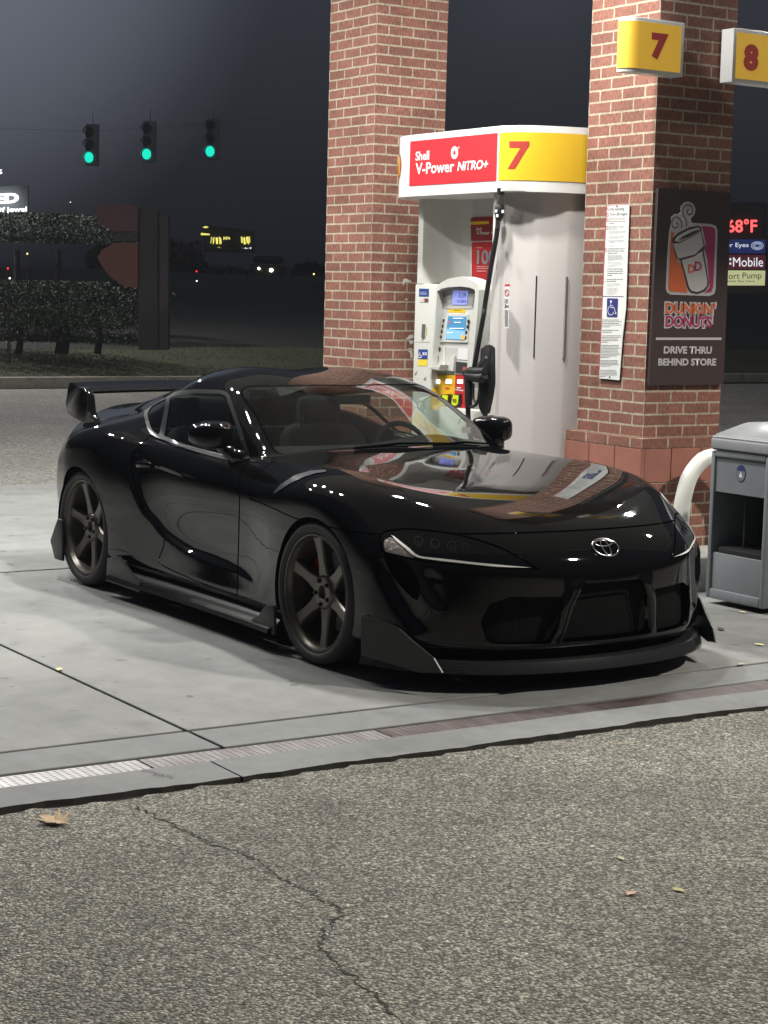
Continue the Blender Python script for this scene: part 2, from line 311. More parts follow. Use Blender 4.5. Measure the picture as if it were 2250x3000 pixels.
# mulch patch under the hedge
bm = BM()
for i in range(1400):
    s = random.gauss(-1.5, 1.6); o = random.gauss(4.2, .8); p = kp(s, o); z = bankz(o, s)+.01; a = random.uniform(0, PI); l = random.uniform(.02, .06)
    d = np.array([math.cos(a), math.sin(a)])*l; e = np.array([-d[1], d[0]])*.35
    bm.faces.new([bm.verts.new((*(p+x), z+random.uniform(0, .03))) for x in (d, e, -d, -e)])
tag(obj('fallen_leaves', bm, mat('dead_leaf', (.16, .12, .085), .9, srgb=False)), kind='stuff')
# loose leaves on the ground
def leaf(name, x, y, z, sz, rz, col, label, oak=False, group=None):
    bm = BM()
    if oak: o_ = [(0, -1.0), (.08, -.5), (.45, -.62), (.25, -.30), (.85, -.15), (.38, .02), (.72, .50), (.25, .38), (.12, .95), (0, 1.05), (-.12, .95), (-.25, .38), (-.72, .50), (-.38, .02), (-.85, -.15), (-.25, -.30), (-.45, -.62), (-.08, -.5)]
    else: o_ = [(0, -1), (.35, -.5), (.5, 0), (.35, .5), (0, 1), (-.35, .5), (-.5, 0), (-.35, -.5)]
    c = bm.verts.new((0, 0, .06*sz)); vs = [bm.verts.new((a*sz, b*sz, .30*sz*abs(a)**1.2+.12*sz*abs(b)*(1 if b > 0 else .4))) for a, b in o_]
    for i in range(len(vs)): bm.faces.new([c, vs[i], vs[(i+1) % len(vs)]])
    o = obj(name, bm, mat('leaf_'+str(col), col, .7, noise=(30, .25))); o.location = (x, y, z+.004); o.rotation_euler = (random.uniform(-.1, .1), random.uniform(-.1, .1), rz)
    return tag(o, label, 'leaf', group)
leaf('oak_leaf', 3.02, -4.92, -.005, .070, 1.9, (190, 160, 125), 'large tan oak leaf lying on the asphalt beside the concrete edge', True)
LF = [(.90, -4.01, 0, .03, 1., (205, 195, 140), 'pale yellow leaf on the slab joint at left'), (4.42, -3.79, -.006, .025, .4, (200, 165, 140), 'pinkish curled leaf on the asphalt near the lower right'), (4.46, -3.65, -.006, .022, 2., (195, 180, 125), 'small yellowish leaf right of the pinkish leaf on the asphalt'), (1.81, -.77, 0, .028, 2.6, (205, 195, 130), 'yellow leaf on the concrete near the waste bin front'), (2.13, -1.19, 0, .026, .3, (170, 165, 140), 'grey buff leaf between the slab joint and the drain at right'), (1.41, -.65, 0, .035, 1.2, (60, 45, 35), 'dark brown crumpled leaf on the concrete beyond the car lip'), (1.07, -.18, 0, .022, 1.9, (190, 185, 130), 'tiny yellow leaf at the foot of the waste bin'), (3.02, -3.14, -.006, .016, .5, (190, 180, 140), 'tiny buff leaf on the asphalt just below the concrete edge'), (4.15, -3.6, -.006, .018, 1.4, (190, 185, 150), 'tiny pale leaf on the asphalt above the pinkish leaf'), (5.05, -3.75, -.006, .02, 2.2, (150, 110, 80), 'small brown leaf at the bottom right of the asphalt')]
for a in LF: leaf('small_leaf', a[0], a[1], a[2], a[3], a[4], a[5], a[6], False, 'leaves scattered on the forecourt')
crack('twig', [(3.02, -2.72), (3.05, -2.66), (3.06, -2.58)],   .004, .001)
bpy.data.objects[-1 if False else 'twig'].pop('kind', None); tag(bpy.data.objects['twig'], 'thin pale straw lying along the concrete edge', 'twig'); bpy.data.objects['twig'].data.materials[0] = mat('straw', (180, 165, 120), .8)
# ------------------------------------------------------------------ brick pillars
def brick_mat():
    m = bpy.data.materials.new('red_brick'); m.use_nodes = True; n = m.node_tree; b = n.nodes['Principled BSDF']; L = n.links; b.inputs['Roughness'].default_value = .85
    uv = n.nodes.new('ShaderNodeUVMap'); nz = n.nodes.new('ShaderNodeTexNoise'); nz.inputs['Scale'].default_value = 14; nz.inputs['Detail'].default_value = 3; L.new(uv.outputs[0], nz.inputs['Vector'])
    sub = n.nodes.new('ShaderNodeVectorMath'); sub.operation = 'SUBTRACT'; L.new(nz.outputs['Color'], sub.inputs[0]); sub.inputs[1].default_value = (.5, .5, .5)
    sc = n.nodes.new('ShaderNodeVectorMath'); sc.operation = 'SCALE'; sc.inputs['Scale'].default_value = .006; L.new(sub.outputs[0], sc.inputs[0])
    ad = n.nodes.new('ShaderNodeVectorMath'); L.new(uv.outputs[0], ad.inputs[0]); L.new(sc.outputs[0], ad.inputs[1])
    br = n.nodes.new('ShaderNodeTexBrick'); L.new(ad.outputs[0], br.inputs['Vector']); br.offset = .5; br.offset_frequency = 2
    br.inputs['Scale'].default_value = 1; br.inputs['Brick Width'].default_value = .2032; br.inputs['Row Height'].default_value = .06735; br.inputs['Mortar Size'].default_value = .0062; br.inputs['Mortar Smooth'].default_value = .12; br.inputs['Bias'].default_value = -.1
    br.inputs['Color1'].default_value = (.275, .118, .084, 1); br.inputs['Color2'].default_value = (.215, .093, .068, 1); br.inputs['Mortar'].default_value = (.45, .395, .30, 1)
    n2 = n.nodes.new('ShaderNodeTexNoise'); n2.inputs['Scale'].default_value = 45; n2.inputs['Detail'].default_value = 6; mp = n.nodes.new('ShaderNodeMapping'); mp.inputs['Scale'].default_value = (2.2, .7, 1); L.new(uv.outputs[0], mp.inputs[0]); L.new(mp.outputs[0], n2.inputs['Vector'])
    r = n.nodes.new('ShaderNodeValToRGB'); r.color_ramp.elements[0].position = .3; r.color_ramp.elements[1].position = .62; r.color_ramp.elements[0].color = (.55, .53, .53, 1); r.color_ramp.elements[1].color = (1.1, 1.08, 1.06, 1); L.new(n2.outputs['Fac'], r.inputs[0])
    mx = n.nodes.new('ShaderNodeMixRGB'); mx.blend_type = 'MULTIPLY'; mx.inputs[0].default_value = 1; L.new(br.outputs['Color'], mx.inputs[1]); L.new(r.outputs[0], mx.inputs[2])
    n3 = n.nodes.new('ShaderNodeTexNoise'); n3.inputs['Scale'].default_value = 3.5; n3.inputs['Detail'].default_value = 5; L.new(uv.outputs[0], n3.inputs['Vector']); r3 = n.nodes.new('ShaderNodeValToRGB'); r3.color_ramp.elements[0].position = .35; r3.color_ramp.elements[1].position = .65; r3.color_ramp.elements[0].color = (.80, .79, .78, 1); r3.color_ramp.elements[1].color = (1.08, 1.08, 1.08, 1); L.new(n3.outputs['Fac'], r3.inputs[0])
    m3 = n.nodes.new('ShaderNodeMixRGB'); m3.blend_type = 'MULTIPLY'; m3.inputs[0].default_value = 1; L.new(mx.outputs[0], m3.inputs[1]); L.new(r3.outputs[0], m3.inputs[2]); L.new(m3.outputs[0], b.inputs['Base Color'])
    h = n.nodes.new('ShaderNodeMath'); h.operation = 'MULTIPLY_ADD'; h.inputs[1].default_value = .12; L.new(n2.outputs['Fac'], h.inputs[0])
    inv = n.nodes.new('ShaderNodeMath'); inv.operation = 'SUBTRACT'; inv.inputs[0].default_value = 1; L.new(br.outputs['Fac'], inv.inputs[1]); L.new(inv.outputs[0], h.inputs[2])
    bp = n.nodes.new('ShaderNodeBump'); bp.inputs['Strength'].default_value = .55; bp.inputs['Distance'].default_value = .006; L.new(h.outputs[0], bp.inputs['Height']); L.new(bp.outputs[0], b.inputs['Normal']); return m
BRICK = brick_mat()
TILE = mat('terracotta_tile', (.30, .118, .085), .7, srgb=False, noise=(9, .12)); MORT = mat('mortar', (.45, .38, .28), .9, srgb=False)
ROW = .06735
def brick_block(name, x0, x1, y0, y1, z0, z1, zr, par, parent):
    "block with brick-bond UVs in metres; the bond turns the corner at (x1,y0)"
    V = [(x0, y0, z0), (x1, y0, z0), (x1, y1, z0), (x0, y1, z0), (x0, y0, z1), (x1, y0, z1), (x1, y1, z1), (x0, y1, z1)]
    F = [(0, 1, 5, 4), (1, 2, 6, 5), (2, 3, 7, 6), (3, 0, 4, 7), (4, 5, 6, 7), (3, 2, 1, 0)]
    o = meshobj(name, V, F, BRICK, parent); uv = o.data.uv_layers.new(name='UVMap'); H = .1016
    for pi_, f in enumerate(F):
        for li, vi in zip(o.data.polygons[pi_].loop_indices, f):
            x, y, z = V[vi]; v = z-zr+60*ROW
            u = {0: x-x1+10*.2032+par*H, 1: y-y0+10*.2032+(1-par)*H, 2: x-x1+10*.2032+par*H, 3: y-y0+10*.2032+(1-par)*H}.get(pi_, x)
            if pi_ > 3: v = y
            uv.data[li].uv = (u, v)
    return o
ZR = .8496
def pillar(label, cx, cy, w, d, par, full):
    t = thing('brick_pillar', label, 'pillar', (cx, cy, 0), 0, 'brick pillars of the pump island')
    brick_block('shaft', -w, 0, 0, d, ZR, 4.72, ZR, par, t)
    e = .052
    bb = brick_block('band_course', -w-e, e, -e, d+e, ZR-.058, ZR-.002, ZR-.0625, 1-par, t)
    bm = BM(); box(bm, -w-e+.008, e-.008, -e+.008, d+e-.008, .575, ZR-.058); obj('mortar_core', bm, MORT, t)
    bm = BM(); n = 3; L_ = w+2*e
    for k in range(n):
        a0_ = -w-e+k*L_/n; b0_ = -e+k*(d+2*e)/n
        box(bm, a0_+.003, a0_+L_/n-.003 if k < n-1 else a0_+L_/n, -e, -e+.03, .592, ZR-.062, bev=.002)
        box(bm, e-.03, e, b0_+(.003 if k else .031), b0_+(d+2*e)/n-.003, .592, ZR-.062, bev=.002)
        box(bm, a0_+.003, a0_+L_/n-.003, d+e-.03, d+e, .592, ZR-.062, bev=.002)
    obj('tile_course', bm, TILE, t)
    brick_block('plinth', -w-e, e, -e, d+e, .15, .588, .5905, par, t)
    return t
pillar('brick pillar nearest the car nose, carrying the two sign boards', 0, 0, .6106, .5925, 1, True)
pl_far = pillar('brick pillar left of the fuel pump, behind the car roof', -2.7433, -.1624, .614, .5897, 1, True)
# canopy overhead
cn = thing('canopy', 'wide flat canopy roof over the pumps resting on brick pillars', 'canopy', (-2, 0, CANOPY_Z))
bx('ceiling_deck', mat('canopy_white', (.5, .5, .49), .5, srgb=False), cn, -4.4, 5.2, -5.6, 6.2, 0, .08); bx('fascia', mat('fascia_yellow', (220, 180, 40), .4), cn, -4.45, 5.25, -5.7, -5.605, -.05, .9); bx('fascia', mat('fascia_white', (220, 220, 215), .4), cn, 5.205, 5.3, -5.6, 6.2, -.05, .9)
for (x, y, k) in LAMPS:
    bm = BM(); lathe(bm, [(.18, -.06), (.20, -.065), (.24, -.05), (.25, -.001)], 32, 'z', (x+2, y, 0)); obj('lamp_housing', bm, mat('lamp_body', (225, 225, 225), .4), cn, True)
# ------------------------------------------------------------------ flat lettering fitted to surveyed corners
def tfit(name, body, p0, right, up, m, parent=None, bold=0., ext=.0008, shear=0.):
    "text stretched to the box p0 + right x up"
    cu = bpy.data.curves.new(name, 'FONT'); cu.body = body; cu.size = 1; cu.extrude = 0; cu.offset = bold; cu.shear = shear; cu.resolution_u = 3
    t = bpy.data.objects.new(name, cu); link(t); me = bpy.data.meshes.new_from_object(t.evaluated_get(bpy.context.evaluated_depsgraph_get())); bpy.data.objects.remove(t)
    n = len(me.vertices); a = np.empty(n*3); me.vertices.foreach_get('co', a); a = a.reshape(-1, 3); lo, hi = a.min(0), a.max(0); q = (a-lo)/np.maximum(hi-lo, 1e-6)
    P = np.array(p0, float)+q[:, :1]*np.array(right, float)+q[:, 1:2]*np.array(up, float); me.vertices.foreach_set('co', P.ravel()); me.update()
    me.materials.clear(); me.materials.append(m); o = link(bpy.data.objects.new(name, me))
    if parent: o.parent = parent; o.matrix_parent_inverse = parent.matrix_world.inverted() if False else Matrix.Translation(-parent.location)
    return o
class Board:
    "a plane of constant x or y; converts surveyed outlines to points on it, in successive thin layers"
    def __init__(s, ax, c, out, parent): s.ax, s.c, s.out, s.p, s.k = ax, c, out, parent, 0
    def pt(s, q, lift=0): return on(q[0], q[1], s.ax, s.c+s.out*lift)
    def fill(s, name, pts, m, lift, th=.0008, smooth=0, parent='x'):
        P = [s.pt(q) for q in pts]; h = 1 if s.ax == 0 else 0; P = [(p[h], p[2]) for p in P]
        if smooth: P = spline(P, smooth, True)
        bm = BM(); a, b = sorted((s.c+s.out*(lift-th), s.c+s.out*lift)); prism(bm, P, a, b, 'x' if s.ax == 0 else 'y')
        o = obj(name, bm, m); s.attach(o); return o
    def attach(s, o):
        if s.p: o.parent = s.p; o.matrix_parent_inverse = Matrix.Translation(-s.p.location)
    def text(s, name, body, bl, br, tl, m, lift, bold=0., shear=0.):
        p0 = s.pt(bl); r = s.pt(br)-p0; u = s.pt(tl)-p0; r[2] = r[2]*0; u[0] = u[1] = 0; p0 = p0.copy(); p0[s.ax] = s.c+s.out*lift; r[s.ax] = 0
        o = tfit(name, body, p0, r, u, m, None, bold, 0, shear); s.attach(o); return o
    def stroke(s, name, pts, w, m, lift, closed=False, n=6):
        P = [s.pt(q) for q in pts]; h = 1 if s.ax == 0 else 0; P = spline([(p[h], p[2]) for p in P], n, closed); bm = BM(); l = []; r = []; N = len(P)
        for i in range(N):
            a = np.array(P[(i-1) % N if closed else max(i-1, 0)]); b = np.array(P[(i+1) % N if closed else min(i+1, N-1)]); t = (b-a)/max(np.linalg.norm(b-a), 1e-9); nn = np.array([-t[1], t[0]])*w/2
            f = (lambda q: (s.c+s.out*lift, q[0], q[1])) if s.ax == 0 else (lambda q: (q[0], s.c+s.out*lift, q[1]))
            l.append(bm.verts.new(f(np.array(P[i])+nn))); r.append(bm.verts.new(f(np.array(P[i])-nn)))
        for i in range(N if closed else N-1): j = (i+1) % N; bm.faces.new([l[i], l[j], r[j], r[i]])
        o = obj(name, bm, m); s.attach(o); return o
def zr(sc, ox, oy): return lambda *pts: [(ox+x/sc, oy+y/sc) for x, y in pts]
# drive-thru board
R7 = zr(3.016, 1700, 550); dk = thing('drive_thru_sign', 'brown drive thru sign board with coffee cup on the brick pillar', 'sign', (.03, .3, 1.7))
B = Board(0, .030, 1, dk); BR = mat('sign_brown', (58, 46, 46), .45); WH = mat('sign_white', (176, 172, 172), .5); OR = mat('sign_orange', (190, 92, 52), .5); PK = mat('sign_magenta', (148, 44, 92), .5)
B.fill('board', R7((690, 5), (1335, 45), (1265, 1740), (610, 1745)), BR, 0, .022)
def rr(x0, y0, x1, y1, r, sk=(0, 0)):
    o = []
    for cx, cy, a in ((x1-r, y0+r, -90), (x1-r, y1-r, 0), (x0+r, y1-r, 90), (x0+r, y0+r, 180)):
        for k in range(5):
            t = math.radians(a+k*22.5); o.append((cx+r*math.cos(t), cy+r*math.sin(t)))
    return o
B.fill('logo_border', R7((805, 300), (800, 260), (830, 232), (870, 232), (885, 215), (885, 170), (915, 130), (955, 120), (1000, 145), (1017, 190), (1005, 240), (975, 275), (985, 310), (1150, 320), (1195, 335), (1212, 375), (1195, 900), (1180, 940), (1140, 957), (800, 945), (765, 925), (755, 890), (770, 600), (785, 400)), WH, .0015, .0015)
B.fill('logo_orange', R7((800, 388), (830, 400), (805, 480), (850, 640), (900, 700), (945, 926), (800, 918), (780, 900), (775, 870), (790, 600)), OR, .003)
B.fill('logo_pink', R7((1075, 340), (1150, 345), (1185, 360), (1192, 395), (1172, 880), (1155, 920), (1095, 932), (1140, 880), (1120, 620), (1095, 535), (1112, 500)), PK, .003)
B.fill('cup_outline', R7((806, 455), (860, 400), (960, 350), (1040, 335), (1066, 350), (1068, 390), (1098, 520), (1085, 550), (1130, 820), (1130, 870), (1100, 915), (1030, 940), (970, 925), (945, 890), (880, 640), (845, 620)), BR, .0035)
B.fill('cup_lid', R7((815, 490), (870, 490), (970, 440), (1060, 385), (1085, 515), (1010, 590), (870, 625), (855, 615)), WH, .0045)
B.fill('cup_body', R7((893, 640), (1010, 605), (1072, 560), (1118, 820), (1115, 865), (1085, 900), (1030, 922), (980, 910), (958, 880)), WH, .0045)
B.fill('lid_top', R7((828, 470), (860, 425), (950, 375), (1040, 350), (1055, 365), (1050, 385), (960, 440), (870, 480)), WH, .0045)
B.fill('coffee', R7((862, 465), (900, 430), (990, 385), (1045, 372), (1040, 388), (960, 432)), BR, .0055)
for pts in (((935, 345), (935, 290), (905, 230), (910, 175), (950, 150), (990, 180), (985, 225), (955, 235), (940, 205), (960, 195)), ((890, 360), (895, 310), (870, 270), (830, 262), (808, 300), (815, 345), (850, 355), (865, 325), (845, 310))): B.stroke('steam', R7(*pts), .0062, BR, .0032)
for body, a, c in (('D', (944, 676, 1008, 752), OR), ('D', (1002, 650, 1068, 735), PK)):
    q = R7((a[0], a[3]), (a[2], a[3]-18), (a[0], a[1])); B.text('letter', body, q[0], q[1], q[2], c, .0055, .03)
for body, a, c in (("DUNKIN'", (750, 1012, 1188, 1112), OR), ('DONUTS', (750, 1128, 1160, 1230), PK)):
    q = R7((a[0]-13, a[3]+14), (a[2]+13, a[3]+16), (a[0]-13, a[1]-14)); B.text('letter_edge', body, q[0], q[1], q[2], WH, .0015, .105)
    q = R7((a[0], a[3]), (a[2], a[3]+2), (a[0], a[1])); B.text('lettering', body, q[0], q[1], q[2], c, .0032, .03)
B.fill('rule', R7((668, 1324), (1247, 1324), (1246, 1345), (667, 1345)), WH, .0015)
for body, a in (('DRIVE THRU', (735, 1400, 1160, 1466)), ('BEHIND STORE', (686, 1507, 1198, 1572))):
    q = R7((a[0], a[3]), (a[2], a[3]), (a[0], a[1])); B.text('lettering', body, q[0], q[1], q[2], WH, .0015, .04)
RS = Board(0, -2.7433, 1, pl_far); RP = zr(4.1475, 930, 760); RM = mat('plaster_residue', (.62, .60, .56), .9, srgb=False)
for q in (((1040, 240), (1075, 232), (1140, 262), (1135, 280), (1060, 272), (1045, 318), (1036, 300)), ((1115, 918), (1160, 914), (1168, 950), (1110, 970), (1065, 968), (1100, 945)), ((1108, 985), (1165, 990), (1158, 1020), (1130, 1032)), ((1085, 1088), (1140, 1075), (1150, 1090)), ((1100, 1110), (1150, 1108), (1156, 1190), (1130, 1200), (1128, 1140)), ((1060, 480), (1095, 478), (1085, 500))): RS.fill('plaster_residue', RP(*q), RM, .0012)
# notice strip
ns = thing('notice_sign', 'tall narrow white safety notice screwed to the brick pillar', 'sign', (-.3, -.02, 1.7)); N_ = Board(1, -.012, -1, ns)
NW = mat('notice_white', (.72, .73, .70), .35, srgb=False); NR = mat('notice_red', (170, 60, 70), .5); NB = mat('notice_blue', (44, 48, 120), .5); NK = mat('notice_ink', (70, 70, 78), .6); NG = mat('notice_grey', (140, 140, 145), .6)
P5 = zr(4.018, 1750, 580)
N_.fill('plate', P5((105, 80), (380, 68), (340, 1300), (300, 1640), (262, 2145), (15, 2122)), NW, .002, .004)
N_.fill('edge_line', P5((107, 84), (117, 84), (26, 2122), (17, 2122)), NR, .0032); N_.fill('edge_line', P5((107, 84), (375, 72), (375, 77), (107, 89)), NR, .0032)
def L5(body, x0, y0, x1, y1, m=NK, bold=.0, sk=-6): q = P5((x0, y1), (x1, y1+sk), (x0, y0)); N_.text('lettering', body, q[0], q[1], q[2], m, .0034, bold)
L5('No smoking', 158, 112, 322, 162); L5('Turn off engine', 152, 172, 358, 220)
def lines(x0, x1, y0, y1, n, m, w, seed):
    rg = random.Random(seed)
    for i in range(n):
        y = y0+(y1-y0)*(i+.5)/n; xa = x0-(y-y0)*.045; xe = xa+(x1-x0)*(rg.uniform(.82, 1) if i < n-1 else rg.uniform(.3, .6)); x = xa; bm = BM()
        while x < xe:
            l = rg.uniform(7, 22); x2 = min(x+l, xe); pts = [N_.pt(q) for q in P5((x, y-w), (x2, y-w-.3), (x2, y+w-.3), (x, y+w))]; bm.faces.new([bm.verts.new((p[0], N_.c-.0034, p[2])) for p in pts]); x = x2+rg.uniform(3, 6)
        N_.attach(obj('text_line', bm, m))
for k, a in enumerate([(148, 345, 232, 312, 3, NK, 3.2), (145, 355, 328, 376, 2, NK, 3.2), (140, 350, 385, 420, 3, NG, 1.6), (138, 350, 442, 480, 3, NG, 1.6), (138, 345, 490, 530, 3, NG, 1.8), (135, 330, 545, 575, 2, NG, 1.4), (133, 335, 585, 662, 3, NK, 3.4), (130, 325, 668, 740, 6, NG, 1.8), (126, 310, 750, 812, 4, NG, 1.4), (124, 318, 822, 925, 4, NK, 3.4), (118, 325, 945, 992, 2, NK, 3.4), (116, 290, 1002, 1045, 3, NG, 1.5), (112, 255, 1055, 1140, 6, NG, 1.3), (62, 300, 1425, 1525, 5, NK, 2.6), (58, 295, 1545, 1590, 2, NK, 2.6), (55, 290, 1612, 1705, 5, NK, 2.6), (50, 285, 1725, 1885, 9, NK, 2.6), (44, 268, 1905, 1985, 5, NK, 2.6), (40, 250, 2020, 2110, 5, NK, 2.6)]): lines(*a, k)
for (cx, cy) in ((133, 132), (128, 196), (124, 258), (120, 350), (106, 612)): N_.stroke('pictogram', P5(*[(cx+15*math.cos(t), cy+20*math.sin(t)) for t in np.linspace(0, 2*PI, 12, endpoint=False)]), .0022, NR, .0034, True, 3); N_.stroke('pictogram', P5((cx-9, cy-12), (cx+9, cy+12)), .0022, NR, .0034, False, 2)
N_.stroke('pictogram', P5((90, 940), (105, 972), (88, 1002), (75, 970)), .0018, NR, .0034, True, 1)
N_.fill('rule', P5((66, 1155), (318, 1158), (318, 1163), (66, 1160)), NB, .0034); N_.fill('blue_panel', P5((128, 1180), (245, 1184), (249, 1195), (240, 1395), (232, 1404), (125, 1402), (116, 1392), (118, 1192)), NB, .0034)
N_.fill('wheelchair_head', P5(*[(166+12*math.cos(t), 1219+15*math.sin(t)) for t in np.linspace(0, 2*PI, 14, endpoint=False)]), NW, .0042)
N_.stroke('wheelchair', P5((164, 1236), (166, 1290), (205, 1292), (222, 1360)), .0048, NW, .0044, False, 1); N_.stroke('wheelchair', P5((155, 1268), (132, 1310), (138, 1360), (170, 1378), (200, 1350)), .0042, NW, .0044); N_.stroke('wheelchair', P5((214, 1365), (234, 1352)), .004, NW, .0044, False, 1); N_.stroke('wheelchair', P5((165, 1268), (195, 1270)), .0035, NW, .0044, False, 1)
for q in ((236, 98), (150, 2108)): N_.fill('screw', P5(*[(q[0]+9*math.cos(t), q[1]+9*math.sin(t)) for t in np.linspace(0, 2*PI, 10, endpoint=False)]), NK, .0045)
# pump number boxes
YEL = mat('pump_yellow', (.82, .50, .05), .55, srgb=False, emit=(225, 175, 55), estr=.36); NRED = mat('numeral_red', (165, 50, 42), .55, emit=(170, 60, 50), estr=.18); BW = mat('box_white', (.75, .75, .74), .35, srgb=False)
def num_box(label, y0, y1, z0, z1, num, rnd, corners):
    t = thing('number_sign', label, 'number sign', (.10, (y0+y1)/2, z0)); bm = BM(); X0, X1 = .015, .115
    if rnd: pl = [(X1, y1), (X0, y1), (X0-.0, y0+.02)] + [(.02+.095*math.sin(a), y0+.075-.085*math.cos(a)) for a in np.linspace(.1, PI/2, 8)]
    else: pl = [(X1, y1), (X0, y1), (X0, y0), (X1, y0)]
    pr = [(x-.10, y-(y0+y1)/2) for x, y in pl]; prism(bm, pr, 0, z1-z0, 'z', bev=.004); obj('box_frame', bm, BW, t, True, 30)
    bm = BM(); m_ = .022
    out = [(x, y) for x, y in pl]; c = (X0, (y0+y1)/2)
    V = [(p[0]-.10, p[1]-(y0+y1)/2) for p in pl]
    if rnd: F = V[3:]+[(V[0][0], V[0][1]-m_)]
    else: F = [(V[3][0], V[3][1]+m_), (V[0][0], V[0][1]-m_)]
    lo = [bm.verts.new((x+.003, y-(.003 if rnd and i < 7 else 0), m_)) for i, (x, y) in enumerate(F)]; hi = [bm.verts.new((x+.003, y-(.003 if rnd and i < 7 else 0), z1-z0-m_)) for i, (x, y) in enumerate(F)]
    for i in range(len(F)-1): bm.faces.new([lo[i], lo[i+1], hi[i+1], hi[i]])
    obj('yellow_face', bm, YEL, t, True, 60)
    bx('bracket', MATTE0, t, -.1, -.0855, -.06, .06, .06, .2)
    b = Board(0, .119, 1, t); b.text('numeral', num, *corners, NRED, .001, .07); return t
MATTE0 = mat('bracket_black', (.01, .01, .01), .6, srgb=False); R4 = zr(3.016, 1700, 0)
num_box('yellow pump number 7 box with a rounded end on the pillar corner', -.318, .085, 2.905, 3.205, '7', True, R4((622, 520), (772, 540), (622, 283)))
num_box('yellow pump number 8 box on the pillar, cut by the photo edge', .462, .93, 2.91, 3.215, '8', False, R4((1437, 620), (1570, 635), (1437, 380)))
# hoop guard
hb = BM(); tube(hb, spline([(.24, .10, .15), (.24, .105, .35), (.24, .115, .50), (.24, .16, .64), (.24, .25, .73), (.24, .36, .752), (.24, .47, .73), (.24, .56, .64), (.24, .60, .5), (.24, .605, .15)], 6), .048, 20)
tag(obj('hoop_guard', hb, mat('guard_white', (.66, .66, .62), .45, srgb=False, noise=(6, .12)), None, True), 'white painted steel hoop guard standing before the brick pillar base', 'guard rail')
# service bins
def bin_(label, x0, y0, detail):
    t = thing('waste_bin', label, 'waste bin', (x0, y0, 0), 0, 'grey service bins'); g = mat('bin_grey', (.17, .182, .195), .45, srgb=False, noise=(5, .1), bump=(300, .08)); w, d = .445, .46
    bm = BM(); z0, z1 = .03, .842
    box(bm, 0, .03, 0, d, z0, z1, bev=.008); box(bm, w-.03, w, 0, d, z0, z1, bev=.008); box(bm, .03, w-.03, d-.03, d, z0, z1); box(bm, .03, w-.03, .012, .05, .62, z1-.03); box(bm, .03, w-.03, .0, .05, z1-.03, z1, bev=.004); box(bm, .03, w-.03, .014, .05, z0, .285, bev=.006); box(bm, .03, w-.03, 0, .05, z0, .085, bev=.008)
    obj('body', bm, g, t, True, 35)
    bm = BM(); a = [(-.006, -.010), (w+.006, -.010), (w+.006, d+.010), (-.006, d+.010)]; b = [(.0, .0), (w, .0), (w, d), (0, d)]; c_ = [(.10, .14), (w-.10, .14), (w-.10, d-.10), (.10, d-.10)]
    rings = [[bm.verts.new((x, y, z)) for x, y in q] for q, z in ((a, .846), (a, .912), (b, .928), (c_, 1.0))]
    for p, q in zip(rings, rings[1:]):
        for i in range(4): bm.faces.new([p[i], p[(i+1) % 4], q[(i+1) % 4], q[i]])
    bm.faces.new(rings[-1]); bm.faces.new(rings[0][::-1]); bmesh.ops.bevel(bm, geom=bm.edges[:], offset=.012, segments=3, affect='EDGES'); obj('lid', bm, mat('lid_grey', (.20, .205, .215), .4, srgb=False, noise=(6, .08)), t, True, 60)
    if detail:
        bx('inner_shell', MATTE0, t, .031, w-.031, .35, .36, .1, .62); bx('bucket', mat('bucket_black', (.02, .02, .022), .3, srgb=False), t, .06, w-.04, .02, .3, .20, .318, bev=.012)
        bm = BM(); prism(bm, [(.225+.036*math.cos(a), .735+.046*math.sin(a)) for a in np.linspace(0, 2*PI, 28, endpoint=False)], .010, .0115, 'y'); st = obj('round_sticker', bm, mat('sticker_blue', (45, 50, 95), .5), t)
        bm = BM(); prism(bm, [(.225+.033*math.cos(a), .735+.043*math.sin(a)) for a in np.linspace(-PI-.3, .3, 20)], .009, .0099, 'y'); obj('sticker_field', bm, mat('sticker_grey', (105, 110, 120), .5), st)
        bm = BM(); prism(bm, [(.212, .715), (.24, .712), (.226, .745)], .008, .0089, 'y'); obj('sticker_mark', bm, mat('sticker_pale', (215, 215, 210), .5), st)
        bm = BM(); tube(bm, [(.2, .08, .25), (.2, .08, .60)], .006, 8); obj('squeegee_handle', bm, MATTE0, t, True)
    return t
bin_('grey plastic service bin with bucket shelf in front of the hoop guard', .722, -.128, True)
bin_('second grey bin, only its lid showing behind the first bin', .95, .95, False)
# ------------------------------------------------------------------ fuel dispenser
pump = thing('fuel_dispenser', 'white fuel dispenser with red and yellow curved header between the brick pillars', 'fuel pump', (-1.6, .2, .2))
PW = mat('pump_white', (.58, .58, .54), .38, srgb=False, noise=(2, .04)); PG = mat('pump_grey', (.48, .48, .455), .4, srgb=False); PB = mat('pump_black', (.014, .014, .015), .45, srgb=False); HW = mat('header_white', (.80, .80, .78), .3, srgb=False)
PRED = mat('header_red', (.62, .035, .045), .28, srgb=False); PYEL = mat('header_yellow', (.78, .50, .03), .3, srgb=False); PTX = mat('header_text', (.82, .82, .82), .35, srgb=False); INK = mat('ink', (35, 35, 60), .6); BLU = mat('label_blue', (40, 62, 130), .5); LAB = mat('label_white', (.7, .7, .7), .5, srgb=False)
R5 = zr(2.765, 1150, 320); R6 = zr(4.366, 1180, 780)
def att(o): o.parent = pump; o.matrix_parent_inverse = Matrix.Translation(-pump.location); return o
def pbox(name, m, *a, **k): bm = BM(); box(bm, *a, **k); return att(obj(name, bm, m, None, bool(k.get('bev'))))
